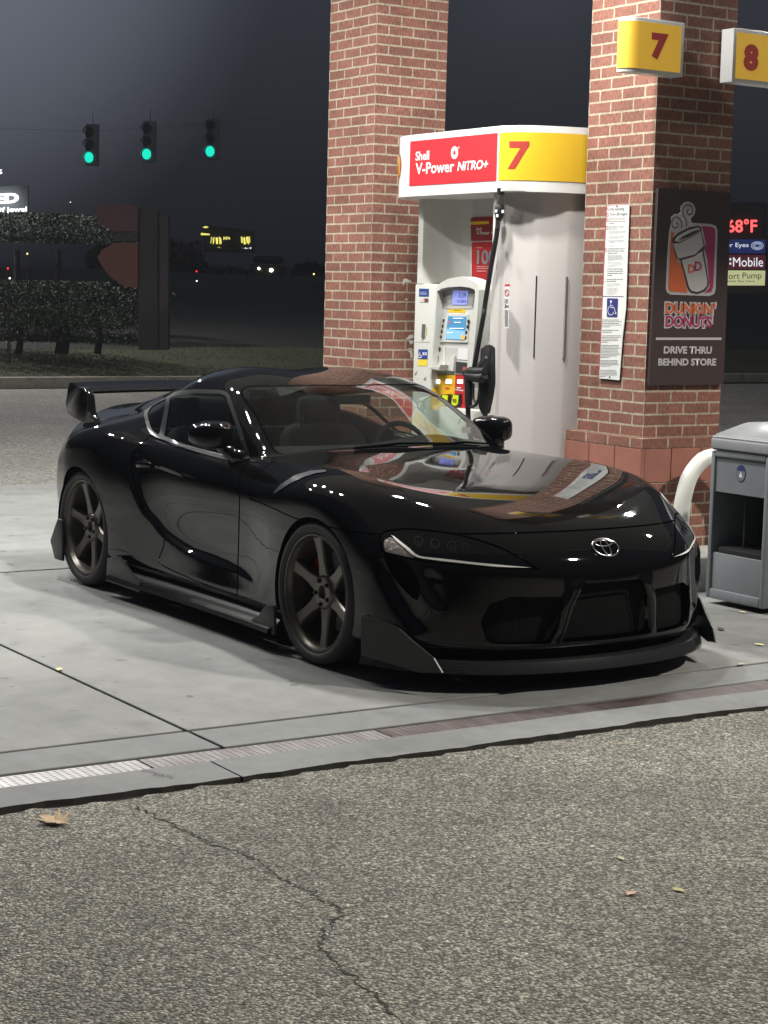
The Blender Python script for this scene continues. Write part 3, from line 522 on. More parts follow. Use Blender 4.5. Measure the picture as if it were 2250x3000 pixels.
# cabinet
pbox('cabinet', PW, -2.13, -1.02, -.20, .60, .19, 1.715, bev=.012)
pbox('upper_back', PG, -2.10, -.95, .02, .40, 1.715, 2.30)
bm = BM(); pl = [(-2.115, .55), (-2.115, -.19), (-2.105, -.20), (-2.05, -.20), (-2.035, -.185), (-2.01, -.12), (-1.96, -.05), (-1.88, .0), (-1.80, .02), (-1.80, .55)]; prism(bm, pl, 1.716, 2.29, 'z'); att(obj('left_sleeve', bm, PW, None, True, 40))
bm = BM(); pl = [(-1.07, .6), (-1.07, -.335), (-1.06, -.352), (-1.04, -.36), (-1.005, -.358), (-.985, -.345), (-.975, -.325), (-.805, -.208), (-.79, -.19), (-.705, -.06), (-.698, -.04), (-.655, .15), (-.65, .6)]; prism(bm, pl, .19, 2.29, 'z'); att(obj('right_column', bm, mat('column_panel', (.70, .66, .635), .42, srgb=False), None, True, 20))
pbox('column_edge', PW, -1.078, -1.071, -.33, -.2, .19, 2.28)
for q, w_, m in (((1170, 1350), .005, PB), ((1412, 1350), .012, mat('slot_grey', (150, 148, 155), .4))):
    P = R5(q)[0]; c = np.array((-.799, -.203)) if q[0] < 1300 else np.array((-.699, -.052)); bm = BM(); box(bm, c[0]-w_/2, c[0]+w_/2, c[1]-w_/2-.002, c[1]+w_/2, 1.28, 1.775); att(obj('column_slot', bm, m))
# header
HL_ = [(-1.9+.5*math.cos(a), .2+.62*math.sin(a)) for a in np.linspace(PI/2, 3*PI/2, 24)]; HR_ = [(-.93+.31*math.cos(a), .2+.62*math.sin(a)) for a in np.linspace(-PI/2, PI/2, 24)]
HP = HL_+HR_; HZ0, HZ1 = 2.272, 2.662
bm = BM(); prism(bm, HP, HZ0, HZ1, 'z', bev=.006); att(obj('header', bm, HW, None, True, 40))
pbox('header_seam', PB, -1.6, -1.595, -.423, -.42, HZ1-.002, HZ1+.012)
AC = np.cumsum([0]+[math.dist(a, b) for a, b in zip(HP, HP[1:])]); I0 = AC[23]
def hpt(s, z, lift):
    "point on the header skin: s metres along from the left end of the flat front"
    d = I0+s; i = min(max(np.searchsorted(AC, d)-1, 0), len(HP)-2); t = (d-AC[i])/(AC[i+1]-AC[i]); a, b = np.array(HP[i]), np.array(HP[i+1]); p = a+(b-a)*t; e = (b-a)/np.linalg.norm(b-a); n = np.array([e[1], -e[0]]); return (*(p+n*lift), z)
def hstrip(name, s0, s1, z0, z1, m, lift, n=20):
    bm = BM(); lo = [bm.verts.new(hpt(s, z0, lift)) for s in np.linspace(s0, s1, n)]; hi = [bm.verts.new(hpt(s, z1, lift)) for s in np.linspace(s0, s1, n)]
    for i in range(n-1): bm.faces.new([lo[i], lo[i+1], hi[i+1], hi[i]])
    return att(obj(name, bm, m, None, True, 60))
hstrip('red_panel', .005, .955, 2.338, 2.622, PRED, .003); hstrip('yellow_panel', .975, 1.75, 2.338, 2.622, PYEL, .003, 40)
HB = Board(1, -.423, -1, pump)
HB.text('brand_lettering', 'Shell', *R5((187, 418), (298, 405), (187, 344)), PTX, .0015, .018); HB.text('brand_lettering', 'V-Power', *R5((187, 530), (500, 498), (187, 438)), PTX, .0015, .02); HB.text('brand_lettering', 'NiTRO+', *R5((526, 500), (776, 470), (526, 425)), PTX, .0015, .03, .18)
HB.fill('round_mark', R5(*[(503+29*math.cos(t), 352-3*math.cos(t)+51*math.sin(t)) for t in np.linspace(0, 2*PI, 24, endpoint=False)]), PTX, .0012)
HB.fill('round_mark_star', R5(*[(503+(17 if k % 2 else 6)*math.cos(t), 352+(30 if k % 2 else 12)*math.sin(t)) for k, t in enumerate(np.linspace(0, 2*PI, 24, endpoint=False))]), PRED, .0022)
HB.fill('registered_mark', R5(*[(537+6*math.cos(t), 310+9*math.sin(t)) for t in np.linspace(0, 2*PI, 10, endpoint=False)]), mat('pale_pink', (235, 170, 160), .5), .0012)
# numeral on the curved yellow part
def hpoly(name, pts, m, lift):
    bm = BM(); bm.faces.new([bm.verts.new((s, z, 0)) for s, z in pts]); bmesh.ops.triangulate(bm, faces=bm.faces[:]); S = [p[0] for p in pts]
    for c in np.arange(min(S)+.008, max(S), .012): bmesh.ops.bisect_plane(bm, geom=bm.verts[:]+bm.edges[:]+bm.faces[:], plane_co=(c, 0, 0), plane_no=(1, 0, 0))
    for v in bm.verts: v.co = hpt(v.co.x, v.co.y, lift)
    return att(obj(name, bm, m))
hpoly('numeral', [(1.052, 2.530), (1.050, 2.568), (1.172, 2.568), (1.172, 2.545), (1.092, 2.405), (1.045, 2.405), (1.122, 2.530)], NRED, .0045)
fan = [(0, -.5), (.16, -.5), (.20, -.36), (.36, -.30), (.48, -.05), (.50, .12), (.44, .30), (.34, .40), (.22, .48), (.08, .52), (-.08, .52), (-.22, .48), (-.34, .40), (-.44, .30), (-.50, .12), (-.48, -.05), (-.36, -.30), (-.20, -.36), (-.16, -.5)]
s0 = -.25; hpoly('shell_emblem', [(s0+.25*x, 2.462+.19*z) for x, z in fan], mat('emblem_red', (190, 40, 30), .4), .003); hpoly('shell_emblem_fill', [(s0+.215*x, 2.466+.160*z) for x, z in fan], mat('emblem_yellow', (240, 185, 20), .4), .0045)
for k in (-2, -1, 0, 1, 2): hpoly('shell_emblem_rib', [(s0+.02*k-.003, 2.40), (s0+.02*k+.003, 2.40), (s0+.045*k+.004, 2.53-.012*abs(k)), (s0+.045*k-.004, 2.53-.012*abs(k))], mat('emblem_red', (190, 40, 30)), .006)
# promotional cards on the back panel
BP = Board(1, .02, -1, pump); PR2 = mat('card_red', (.50, .03, .035), .3, srgb=False)
BP.fill('promo_card', R5((636, 885), (650, 878), (918, 865), (918, 1060), (640, 1068)), mat('card_dark_red', (.30, .02, .025), .35, srgb=False), .004, .003); BP.fill('promo_stripe', R5((637, 910), (788, 905), (786, 930), (637, 937)), PYEL, .006)
BP.text('promo_lettering', 'Shell', *R5((683, 982), (726, 980), (683, 960)), PTX, .006, .02); BP.text('promo_lettering', 'V-Power', *R5((685, 1018), (792, 1012), (685, 988)), PTX, .006, .02); BP.text('promo_lettering', 'NiTRO+', *R5((805, 1012), (885, 1008), (805, 990)), PTX, .006, .03, .15)
BP.fill('promo_frame', R5((640, 1072), (918, 1062), (918, 1405), (660, 1398), (640, 1370)), LAB, .006, .005); BP.fill('promo_card', R5((648, 1085), (660, 1078), (918, 1070), (918, 1392), (665, 1388), (648, 1370)), PR2, .008)
BP.text('promo_figure', '100', *R5((692, 1258), (842, 1256), (692, 1140)), mat('card_silver', (175, 175, 180), .3, .3), .010, .03); BP.text('promo_figure', '%', *R5((850, 1200), (890, 1198), (850, 1135)), mat('card_silver', (175, 175, 180)), .010, .02)
for y, x1 in ((1122, 735), (1275, 845), (1290, 858), (1312, 770)): BP.fill('promo_line', R5((690, y-3), (x1, y-4), (x1, y+4), (690, y+4)), mat('card_pink', (215, 150, 150), .5), .010)
# electronics console
OUTL = [(338, 1560), (355, 1250), (390, 800), (420, 420), (420, 300), (478, 215), (580, 160), (740, 130), (860, 162), (950, 222), (975, 300), (955, 600), (915, 1000), (872, 1400), (855, 1560)]
INNL = [(360, 1560), (375, 1250), (410, 800), (436, 420), (440, 320), (495, 285), (585, 266), (740, 258), (850, 272), (915, 298), (925, 322), (905, 600), (870, 1000), (832, 1400), (815, 1560)]
def X1(q, Y): p = on(*q, 1, Y); return (p[0], p[2])
bm = BM(); a = [X1(q, -.31) for q in R6(*OUTL)]; b = [X1(q, -.31) for q in R6(*INNL)]; n = len(a)
fo = [bm.verts.new((p[0], -.31, p[1])) for p in a]; fi = [bm.verts.new((p[0], -.31, p[1])) for p in b]; bo = [bm.verts.new((p[0], -.2, p[1])) for p in a]; bi = [bm.verts.new((p[0], -.255, p[1])) for p in b]
for i in range(n-1):
    for A_, B_ in ((fo, fi), (bo, fo), (fi, bi)): bm.faces.new([A_[i], A_[i+1], B_[i+1], B_[i]])
att(obj('console_frame', bm, PW, None, True, 30))
C_ = Board(1, -.255, -1, pump)
C_.fill('console_panel', R6(*[(x, min(y, 1384)) for x, y in INNL]), PW, .001, .02)
pbox('console_base', PW, -1.66, -1.17, -.30, -.2, .3, .93, bev=.01)
C_.fill('display_hood', R6((440, 322), (500, 290), (740, 262), (912, 300), (922, 330), (893, 540), (640, 545), (560, 540), (470, 500)), PG, .004, .003)
C_.fill('price_display', R6((655, 312), (842, 316), (830, 492), (645, 490)), mat('lcd_backlight', (150, 160, 235), .3, emit=(150, 160, 238), estr=.55), .008, .004); LCD = mat('lcd_digit', (.12, .13, .35), .4, srgb=False)
C_.text('display_digits', '3.59', *R6((728, 404), (822, 406), (728, 335)), LCD, .0092, .01); C_.text('display_digits', '10.884', *R6((712, 470), (820, 472), (712, 425)), LCD, .0092, .0)
for k in range(5): C_.fill('speaker_slot', R6((530, 366+24*k), (570, 366+24*k), (570, 371+24*k), (528, 371+24*k)), PB, .0055)
C_.fill('yellow_label', R6((592, 545), (806, 548), (800, 598), (586, 590)), PYEL, .002); C_.fill('label_mark', R6((650, 560), (748, 562), (748, 566), (650, 564)), INK, .003)
C_.fill('screen_bezel', R6((570, 612), (850, 618), (842, 975), (488, 968), (530, 800)), PW, .010, .009); C_.fill('payment_screen', R6((600, 640), (836, 645), (808, 945), (562, 930)), mat('screen_blue', (70, 125, 165), .2, emit=(90, 150, 190), estr=.40), .012)
C_.fill('screen_glow', R6((585, 800), (820, 830), (808, 940), (564, 928)), mat('screen_pale', (120, 170, 215), .2, emit=(130, 180, 225), estr=.5), .013)
SW = mat('screen_text', (225, 225, 225), .4, emit=(230, 235, 235), estr=.6)
for x0, x1, y in ((665, 795, 665), (680, 762, 718), (620, 800, 795), (588, 660, 848)): C_.fill('screen_text', R6((x0, y-5), (x1, y-4), (x1, y+6), (x0, y+5)), SW, .0142)
C_.fill('screen_icon', R6(*[(792+26*math.cos(t), 908+34*math.sin(t)) for t in np.linspace(0, 2*PI, 14, endpoint=False)]), mat('screen_gold', (220, 165, 80), .4, emit=(225, 165, 80), estr=.5), .0142); C_.fill('screen_icon', R6(*[(622+14*math.cos(t), 715+16*math.sin(t)) for t in np.linspace(0, 2*PI, 10, endpoint=False)]), mat('screen_red', (190, 80, 70), .4, emit=(190, 80, 70), estr=.5), .0142)
for k, (x, y) in enumerate(((540, 697), (528, 767), (517, 837), (508, 906), (855, 705), (845, 775), (832, 845), (822, 914))): C_.fill('soft_key', R6((x-10, y-20), (x+11, y-20), (x+8, y+20), (x-12, y+20)), PB, .012, .006)
C_.fill('side_label', R6((478, 600), (526, 600), (515, 710), (468, 708)), mat('label_pale', (190, 195, 215), .5), .0025)
C_.fill('keypad_plate', R6((415, 1018), (562, 1022), (550, 1360), (385, 1350)), PW, .010, .009); C_.fill('round_lock', R6(*[(489+17*math.cos(t), 1060+28*math.sin(t)) for t in np.linspace(0, 2*PI, 14, endpoint=False)]), mat('lock_steel', (90, 90, 95), .3, 1.), .013)
for i in range(2):
    for j in range(4): x, y = 412+i*56-j*3, 1162+j*22; C_.fill('key', R6((x-9, y-9), (x+10, y-9), (x+9, y+8), (x-10, y+8)), PB, .013)
bm = BM(); P = [X1(q, -.31) for q in R6((372, 1290), (520, 1262), (500, 1335), (375, 1310))]; prism(bm, P, -.335, -.262, 'y', bev=.003); att(obj('receipt_lip', bm, PW, None, True))
C_.fill('card_recess', R6((575, 1040), (712, 1048), (690, 1370), (555, 1365)), PG, .002); C_.fill('card_slot_wedge', R6((640, 1160), (690, 1150), (668, 1345), (580, 1330)), PW, .016, .014); C_.fill('cash_plate', R6((720, 1048), (842, 1052), (835, 1200), (700, 1190)), LAB, .004); C_.fill('reader_window', R6((688, 1220), (828, 1232), (822, 1378), (678, 1365)), mat('reader_dark', (.05, .05, .055), .15, srgb=False), .004)
C_.fill('reader_light', R6((775, 1285), (825, 1290), (822, 1335), (772, 1330)), mat('reader_red', (170, 80, 60), .5), .005)
for k, (q, m, lb) in enumerate((((385, 1385, 535, 1830), PYEL, 'regular'), ((535, 1390, 690, 1830), mat('button_gold', (.80, .44, .02), .35, srgb=False), 'plus'), ((690, 1395, 830, 1830), PR2, 'v'))):
    x0, y0, x1, y1 = q; C_.fill('grade_panel', R6((x0, y0), (x1, y0+4), (x1-22, y1), (x0-22, y1)), m, .006+.002*k, .005)
    cx = x0+70-(8 if k == 2 else 0); C_.fill('grade_button', R6((cx-32, 1448), (cx+33, 1450), (cx+31, 1502), (cx-34, 1500)), mat('button_lit', (250, 250, 250), .3, emit=(255, 255, 250), estr=1.6), .013, .006)
    C_.fill('grade_text', R6((cx-42, 1545), (cx+10, 1547), (cx+8, 1562), (cx-44, 1560)), PRED if k < 2 else PTX, .0125)
C_.text('grade_text', 'V-Power', *R6((690, 1590), (800, 1592), (690, 1565)), PTX, .0125, .03)
STK = mat('octane_sticker', (215, 225, 30), .4)
for cx, cy, t in ((575, 1715, None), (712, 1715, '93')):
    C_.fill('octane_button', R6((cx-52, cy-75), (cx+60, cy-80), (cx+62, cy+40), (cx+35, cy+85), (cx-55, cy+70)), PB, .022, .012); C_.fill('octane_sticker', R6((cx-30, cy-72), (cx+40, cy-62), (cx+30, cy+40), (cx+5, cy+68), (cx-52, cy+60), (cx-48, cy+10)), STK, .0235)
    if t: C_.text('octane_number', t, *R6((cx-34, cy+30), (cx+14, cy+32), (cx-34, cy-22)), PB, .0248, .04)
# stickers on the cabinet face
K = Board(1, -.2, -1, pump)
K.fill('sticker', R6((212, 285), (336, 288), (334, 388), (210, 386)), BLU, .002); K.fill('sticker', R6((218, 410), (272, 411), (270, 462), (216, 461)), mat('label_pale', (190, 195, 215)), .002); K.fill('sticker', R6((280, 411), (329, 412), (327, 463), (278, 462)), mat('label_plum', (110, 60, 95), .5), .002); K.fill('sticker', R6((250, 412), (268, 412), (266, 460), (248, 460)), PYEL, .0025)
for y in (330, 345, 360): K.fill('sticker_line', R6((222, y), (310, y), (310, y+4), (222, y+4)), mat('label_pale', (190, 195, 215)), .003)
K.fill('lock_handle', R6((263, 740), (292, 742), (280, 915), (250, 912)), mat('lock_bar', (125, 125, 128), .4, .5), .010, .009); K.fill('lock_tag', R6((300, 782), (313, 784), (300, 895), (288, 893)), mat('tag_cream', (200, 190, 130), .5), .003)
K.fill('sticker', R6((203, 1062), (322, 1064), (318, 1190), (197, 1186)), BLU, .002); K.fill('sticker', R6((197, 1190), (318, 1194), (313, 1278), (192, 1272)), mat('label_yellow', (225, 200, 60), .5), .002); K.stroke('wheelchair', R6((222, 1095), (222, 1135), (240, 1140), (248, 1170)), .006, LAB, .003, False, 1); K.stroke('wheelchair', R6((215, 1120), (206, 1145), (215, 1170), (238, 1165)), .006, LAB, .003)
K.fill('sticker_icon', R6((258, 1098), (282, 1100), (280, 1140), (256, 1138)), mat('label_pale', (190, 195, 215)), .003); K.fill('sticker_icon', R6((288, 1100), (312, 1102), (310, 1140), (286, 1138)), mat('label_pale', (190, 195, 215)), .003)
K.text('accessibility_text', 'SELF ASSIST', *R6((206, 1085), (320, 1087), (206, 1068)), LAB, .003, .02) if False else None
for q in (((160, 1365), (190, 1340), (175, 1390), (150, 1400)), ((268, 1440), (300, 1410), (296, 1460), (270, 1462)), ((190, 1430), (200, 1435), (196, 1452))): K.fill('scuff', R6(*q), mat('scuff_grey', (130, 125, 110), .8), .0015)
K.fill('seam', R6((160, 968), (345, 972), (345, 975), (160, 971)), mat('seam_grey', (110, 110, 105), .8), .0012)
K.fill('warning_plate', R6((990, 285), (1238, 290), (1200, 1010), (955, 1000)), LAB, .004, .003)
for y, w_ in ((310, 40), (335, 62), (358, 72), (385, 72), (412, 40)): K.fill('warning_line', R6((1110-w_, y), (1110+w_, y), (1110+w_, y+10), (1110-w_, y+10)), mat('warning_pink', (200, 110, 130), .6), .006)
K.fill('notice_card', R6((1055, 680), (1148, 680), (1130, 960), (1010, 955)), mat('card_white', (.74, .74, .74), .5, srgb=False), .006); K.fill('notice_card_head', R6((1055, 680), (1148, 680), (1147, 698), (1054, 698)), BLU, .007)
for y in range(715, 815, 12): K.fill('notice_line', R6((1052, y), (1135, y), (1134, y+3), (1051, y+3)), NG, .007)
K.text('notice_text', 'CONTAINS', *R6((1000, 885), (1125, 885), (1000, 838)), PB, .007, .0); K.text('notice_text', 'ETHANOL', *R6((1028, 945), (1140, 945), (1028, 898)), PB, .007, .0)
E_ = Board(1, -.362, -1, pump)
E_.fill('edge_label', R6((1312, 232), (1372, 228), (1357, 790), (1300, 785)), LAB, .0015); E_.fill('edge_label_head', R6((1312, 232), (1372, 228), (1372, 255), (1312, 256)), PRED, .0025)
E_.stroke('no_smoking_ring', R6(*[(1338+25*math.cos(t), 340+40*math.sin(t)) for t in np.linspace(0, 2*PI, 14, endpoint=False)]), .006, NR, .003, True, 2); E_.stroke('no_smoking_ring', R6((1322, 312), (1354, 368)), .006, NR, .003, False, 1); E_.stroke('pictogram', R6((1310, 490), (1332, 510), (1310, 530)), .008, PB, .003, False, 3); E_.fill('pictogram', R6((1343, 500), (1357, 500), (1357, 530), (1343, 530)), PB, .003)
for y in list(range(420, 470, 12))+list(range(560, 770, 12)): E_.fill('edge_line', R6((1308, y), (1352, y), (1351, y+4), (1307, y+4)), NG, .003)
for y in (818, 867, 918, 970): pbox('column_vent', PB, -1.0792, -1.0785, -.30, -.22, X1(R6((1255, y))[0], -.3)[1]-.004, X1(R6((1255, y))[0], -.3)[1]+.004)
# nozzle boot, nozzle and hose
bm = BM(); P = [X1(q, -.36) for q in R6((985, 1060), (1040, 1010), (1110, 1000), (1160, 1002), (1172, 1050), (1165, 1500), (1135, 1840), (1120, 1900), (1020, 1930), (985, 1800), (960, 1780), (940, 1700), (985, 1500), (985, 1300))]; prism(bm, P, -.36, -.21, 'y', bev=.012); att(obj('nozzle_boot', bm, PB, None, True, 40))
NB_ = mat('nozzle_black', (.01, .01, .011), .5, srgb=False)
def P3(q, Y): p = on(*R6(q)[0], 1, Y); return (p[0], Y, p[2])
bm = BM(); tube(bm, [P3(q, -.41) for q in ((800, 1360), (870, 1345), (960, 1350), (1050, 1340))], [.018, .030, .030, .022], 12); tube(bm, [P3(q, -.41) for q in ((840, 1400), (842, 1560), (838, 1780))], [.030, .026, .022], 12); tube(bm, [P3(q, -.41) for q in ((830, 1400), (1020, 1430), (1050, 1400))], [.03, .034, .025], 12); att(obj('nozzle_body', bm, NB_, None, True))
bm = BM(); tube(bm, spline([P3(q, -.41) for q in ((990, 1420), (985, 1560), (985, 1660), (925, 1780), (850, 1800))], 5), .010, 8); tube(bm, spline([P3(q, -.41) for q in ((905, 1500), (900, 1600), (905, 1700), (940, 1740))], 5), .008, 8); att(obj('nozzle_guard', bm, NB_, None, True))
bm = BM(); tube(bm, [P3(q, -.40) for q in ((905, 1330), (960, 1280), (1010, 1225), (1070, 1165))], [.012, .012, .014, .010], 12); att(obj('nozzle_spout', bm, mat('spout_steel', (170, 170, 170), .25, 1.), None, True))
bm = BM(); tube(bm, spline([P3(q, -.40) for q in ((838, 1780), (835, 1900), (850, 2100), (900, 2300))], 4), .016, 10); att(obj('lower_hose', bm, NB_, None, True))
def Q3(q, Y=-.40): p = on(*R5(q)[0], 1, Y); return np.array((p[0], Y, p[2]))
bm = BM(); tube(bm, spline([Q3(q) for q in ((850, 960), (838, 1050), (802, 1250), (770, 1450), (747, 1600))]+[P3(q, -.41) for q in ((1030, 650), (970, 980), (925, 1230), (905, 1330))], 8), .0155, 12); att(obj('fuel_hose', bm, mat('hose_rubber', (.02, .02, .022), .4, srgb=False), None, True))
bm = BM(); tube(bm, [Q3(q) for q in ((880, 640), (878, 690))], [.028, .020], 12); tube(bm, [Q3(q) for q in ((872, 770), (866, 790), (866, 830), (862, 870), (858, 905))], [.022, .03, .032, .026, .016], 14); bx_ = Q3((900, 800)); att(obj('hose_breakaway', bm, PB, None, True, 40))
bm = BM(); tube(bm, [Q3(q) for q in ((878, 690), (872, 740), (872, 775))], [.017, .021, .02], 12); att(obj('hose_fitting', (lambda b: (tube(b, [Q3(q) for q in ((858, 900), (855, 920), (852, 965))], [.019, .017, .0165], 12), b)[1])(BM()), mat('fitting_steel', (130, 130, 130), .3, .9), None, True, 40)); att(obj('hose_fitting', bm, mat('fitting_steel', (130, 130, 130), .3, .9), None, True, 40))
for q in ((840, 825), (895, 828), (850, 862)): c = Q3(q, -.432); bm = BM(); box(bm, c[0]-.010, c[0]+.010, -.436, -.430, c[2]-.009, c[2]+.009); att(obj('breakaway_tag', bm, LAB))
pbox('lower_bracket', PB, -1.07, -1.0, -.37, -.362, .86, .90)
# ------------------------------------------------------------------ the sports coupe
CAR_O = np.array([1.26498, -2.05709, 0.0]); CAR_A = 0.0075
car = thing('sports_car', 'glossy black sports coupe with big rear wing parked beside the fuel pump', 'car', tuple(CAR_O), CAR_A)
_ca, _sa = math.cos(CAR_A), math.sin(CAR_A)
C2W = np.array([[_ca, -_sa, 0], [_sa, _ca, 0], [0, 0, 1]])
def c2w(P): return np.asarray(P, float)@C2W.T + CAR_O
def proj(P):
    d = c2w(P)-CAM; z = d@CF; return np.stack([1125+F_PX*(d@CR)/z, 1500-F_PX*(d@CU)/z], 1), z
PAINT = mat('black_paint', (0.0035, 0.0036, 0.004), .03, srgb=False, ior=1.46)
GLASSB = mat('smoked_glass', (8, 9, 10), .02, ior=1.5)
RUB = mat('tyre_rubber', (0.028, 0.028, 0.028), .62, srgb=False, bump=(60, .1)); MATTE = mat('matte_black', (0.003, 0.003, 0.0035), .8, srgb=False, spec=0.)
CHROME = mat('chrome', (175, 175, 180), .18, 1.); TRIM = mat('satin_trim', (150, 150, 150), .25, 1.)
INTER = mat('interior_black', (0.0035, 0.0035, 0.004), .9, srgb=False, spec=.12)
def glass_mat():
    if 'car_glass' in MATS: return MATS['car_glass']
    m = bpy.data.materials.new('car_glass'); m.use_nodes = True; n = m.node_tree; n.nodes.clear()
    o = n.nodes.new('ShaderNodeOutputMaterial'); mx = n.nodes.new('ShaderNodeMixShader'); t = n.nodes.new('ShaderNodeBsdfTransparent')
    g = n.nodes.new('ShaderNodeBsdfGlossy'); f = n.nodes.new('ShaderNodeFresnel'); f.inputs['IOR'].default_value = 1.42
    t.inputs[0].default_value = (.74, .82, .77, 1); g.inputs['Roughness'].default_value = .01
    gm = n.nodes.new('ShaderNodeNewGeometry'); mm = n.nodes.new('ShaderNodeMath'); mm.operation = 'MULTIPLY_ADD'; mm.inputs[1].default_value = 1/1.6-1.6; mm.inputs[2].default_value = 1.6; n.links.new(gm.outputs['Backfacing'], mm.inputs[0]); n.links.new(mm.outputs[0], f.inputs['IOR']); n.links.new(f.outputs[0], mx.inputs[0]); n.links.new(t.outputs[0], mx.inputs[1]); n.links.new(g.outputs[0], mx.inputs[2]); n.links.new(mx.outputs[0], o.inputs[0])
    MATS['car_glass'] = m; return m
GLASS = glass_mat()
def carbon():
    m = mat('carbon_fibre', (0.012, 0.012, 0.013), .22, srgb=False, coat=.5); n = m.node_tree; b = n.nodes['Principled BSDF']
    tc = n.nodes.new('ShaderNodeTexCoord'); mp = n.nodes.new('ShaderNodeMapping'); mp.inputs['Rotation'].default_value = (0, math.radians(45), 0); ck = n.nodes.new('ShaderNodeTexChecker'); ck.inputs['Scale'].default_value = 190
    ck.inputs['Color1'].default_value = (.010, .010, .011, 1); ck.inputs['Color2'].default_value = (.028, .028, .030, 1)
    n.links.new(tc.outputs['Object'], mp.inputs[0]); n.links.new(mp.outputs[0], ck.inputs[0]); n.links.new(ck.outputs[0], b.inputs['Base Color']); return m
CARBON = carbon()
# surface points of the shell, half body: rows from the centre line (k=0) to the shoulder (k=4)
T = [
 [(.80, 0, .665), (.775, .27, .666), (.70, .50, .668), (.59, .66, .664), (.46, .81, .655)],
 [(.56, 0, .755), (.52, .30, .762), (.45, .55, .775), (.37, .72, .772), (.25, .865, .735)],
 [(.26, 0, .815), (.22, .32, .822), (.14, .57, .832), (.06, .74, .838), (0, .885, .785)],
 [(-.10, 0, .860), (-.14, .34, .864), (-.20, .58, .862), (-.27, .735, .850), (-.30, .87, .785)],
 [(-.545, 0, .898), (-.585, .33, .894), (-.655, .575, .877), (-.68, .725, .850), (-.64, .835, .775)],
 [(-.76, 0, .988), (-.785, .35, .980), (-.82, .655, .902), (-.86, .735, .845), (-.86, .825, .790)],
 [(-.98, 0, 1.086), (-1.005, .345, 1.079), (-1.07, .645, 1.025), (-1.10, .755, .838), (-1.1, .825, .800)],
 [(-1.215, 0, 1.175), (-1.245, .335, 1.174), (-1.34, .605, 1.132), (-1.40, .755, .850), (-1.4, .825, .815)],
 [(-1.60, 0, 1.225), (-1.60, .32, 1.240), (-1.68, .57, 1.158), (-1.70, .745, .868), (-1.7, .825, .83)],
 [(-2.0, 0, 1.200), (-2.0, .30, 1.212), (-2.02, .555, 1.098), (-2.02, .72, .905), (-2.0, .845, .855)],
 [(-2.35, 0, 1.125), (-2.35, .29, 1.132), (-2.32, .535, 1.010), (-2.32, .69, .935), (-2.3, .888, .872)],
 [(-2.72, 0, 1.035), (-2.71, .28, 1.038), (-2.66, .52, .955), (-2.64, .68, .905), (-2.6, .886, .838)],
 [(-3.04, 0, .968), (-3.02, .27, .966), (-2.95, .50, .930), (-2.88, .66, .865), (-2.84, .825, .79)],
 [(-3.36, 0, .945), (-3.34, .22, .942), (-3.28, .41, .915), (-3.17, .61, .85), (-3.03, .75, .775)],
]
Wc = [
 [(.922, 0, .560), (.953, 0, .475), (.955, 0, .34), (.94, 0, .19), (.86, 0, .13)],
 [(.903, .27, .562), (.932, .27, .475), (.932, .27, .34), (.92, .27, .19), (.84, .27, .13)],
 [(.83, .50, .567), (.858, .50, .475), (.86, .50, .34), (.86, .50, .19), (.78, .50, .13)],
 [(.700, .668, .572), (.724, .675, .47), (.738, .675, .33), (.742, .672, .19), (.69, .64, .13)],
 [(.52, .850, .575), (.54, .862, .46), (.552, .862, .32), (.556, .862, .19), (.53, .81, .13)],
 [(.28, .905, .62), (.30, .912, .48), (.32, .912, .33), (.34, .905, .19), (.32, .86, .13)],
 [(0, .920, .68), (0, .918, .5), (0, .912, .33), (0, .90, .19), (0, .85, .13)],
 [(-.3, .905, .67), (-.3, .907, .5), (-.3, .90, .33), (-.3, .885, .19), (-.3, .84, .13)],
 [(-.63, .872, .67), (-.63, .866, .52), (-.63, .856, .36), (-.63, .868, .20), (-.63, .83, .13)],
 [(-.86, .862, .68), (-.86, .852, .52), (-.87, .835, .36), (-.87, .858, .20), (-.87, .82, .13)],
 [(-1.1, .860, .69), (-1.1, .852, .53), (-1.1, .830, .37), (-1.1, .858, .20), (-1.1, .82, .13)],
 [(-1.4, .858, .70), (-1.4, .855, .55), (-1.4, .838, .38), (-1.4, .860, .20), (-1.4, .82, .13)],
 [(-1.7, .862, .72), (-1.7, .868, .57), (-1.7, .862, .40), (-1.7, .872, .21), (-1.7, .83, .13)],
 [(-2.0, .897, .73), (-2.0, .912, .58), (-2.0, .910, .41), (-2.0, .900, .22), (-2.0, .85, .14)],
 [(-2.3, .938, .74), (-2.3, .942, .58), (-2.3, .928, .41), (-2.3, .915, .23), (-2.3, .87, .15)],
 [(-2.6, .934, .71), (-2.6, .937, .57), (-2.6, .920, .41), (-2.6, .905, .24), (-2.6, .86, .17)],
 [(-2.84, .875, .68), (-2.85, .88, .55), (-2.85, .87, .40), (-2.83, .85, .26), (-2.8, .80, .2)],
 [(-3.07, .785, .68), (-3.10, .79, .55), (-3.11, .775, .40), (-3.07, .75, .28), (-3.0, .70, .22)],
 [(-3.24, .62, .72), (-3.27, .625, .56), (-3.26, .61, .40), (-3.2, .59, .28), (-3.1, .55, .22)],
 [(-3.33, .41, .74), (-3.37, .41, .57), (-3.35, .41, .40), (-3.27, .40, .28), (-3.15, .38, .22)],
 [(-3.38, .22, .75), (-3.42, .22, .58), (-3.39, .22, .40), (-3.30, .22, .28), (-3.18, .22, .22)],
 [(-3.39, 0, .75), (-3.43, 0, .58), (-3.40, 0, .40), (-3.31, 0, .28), (-3.18, 0, .22)],
]
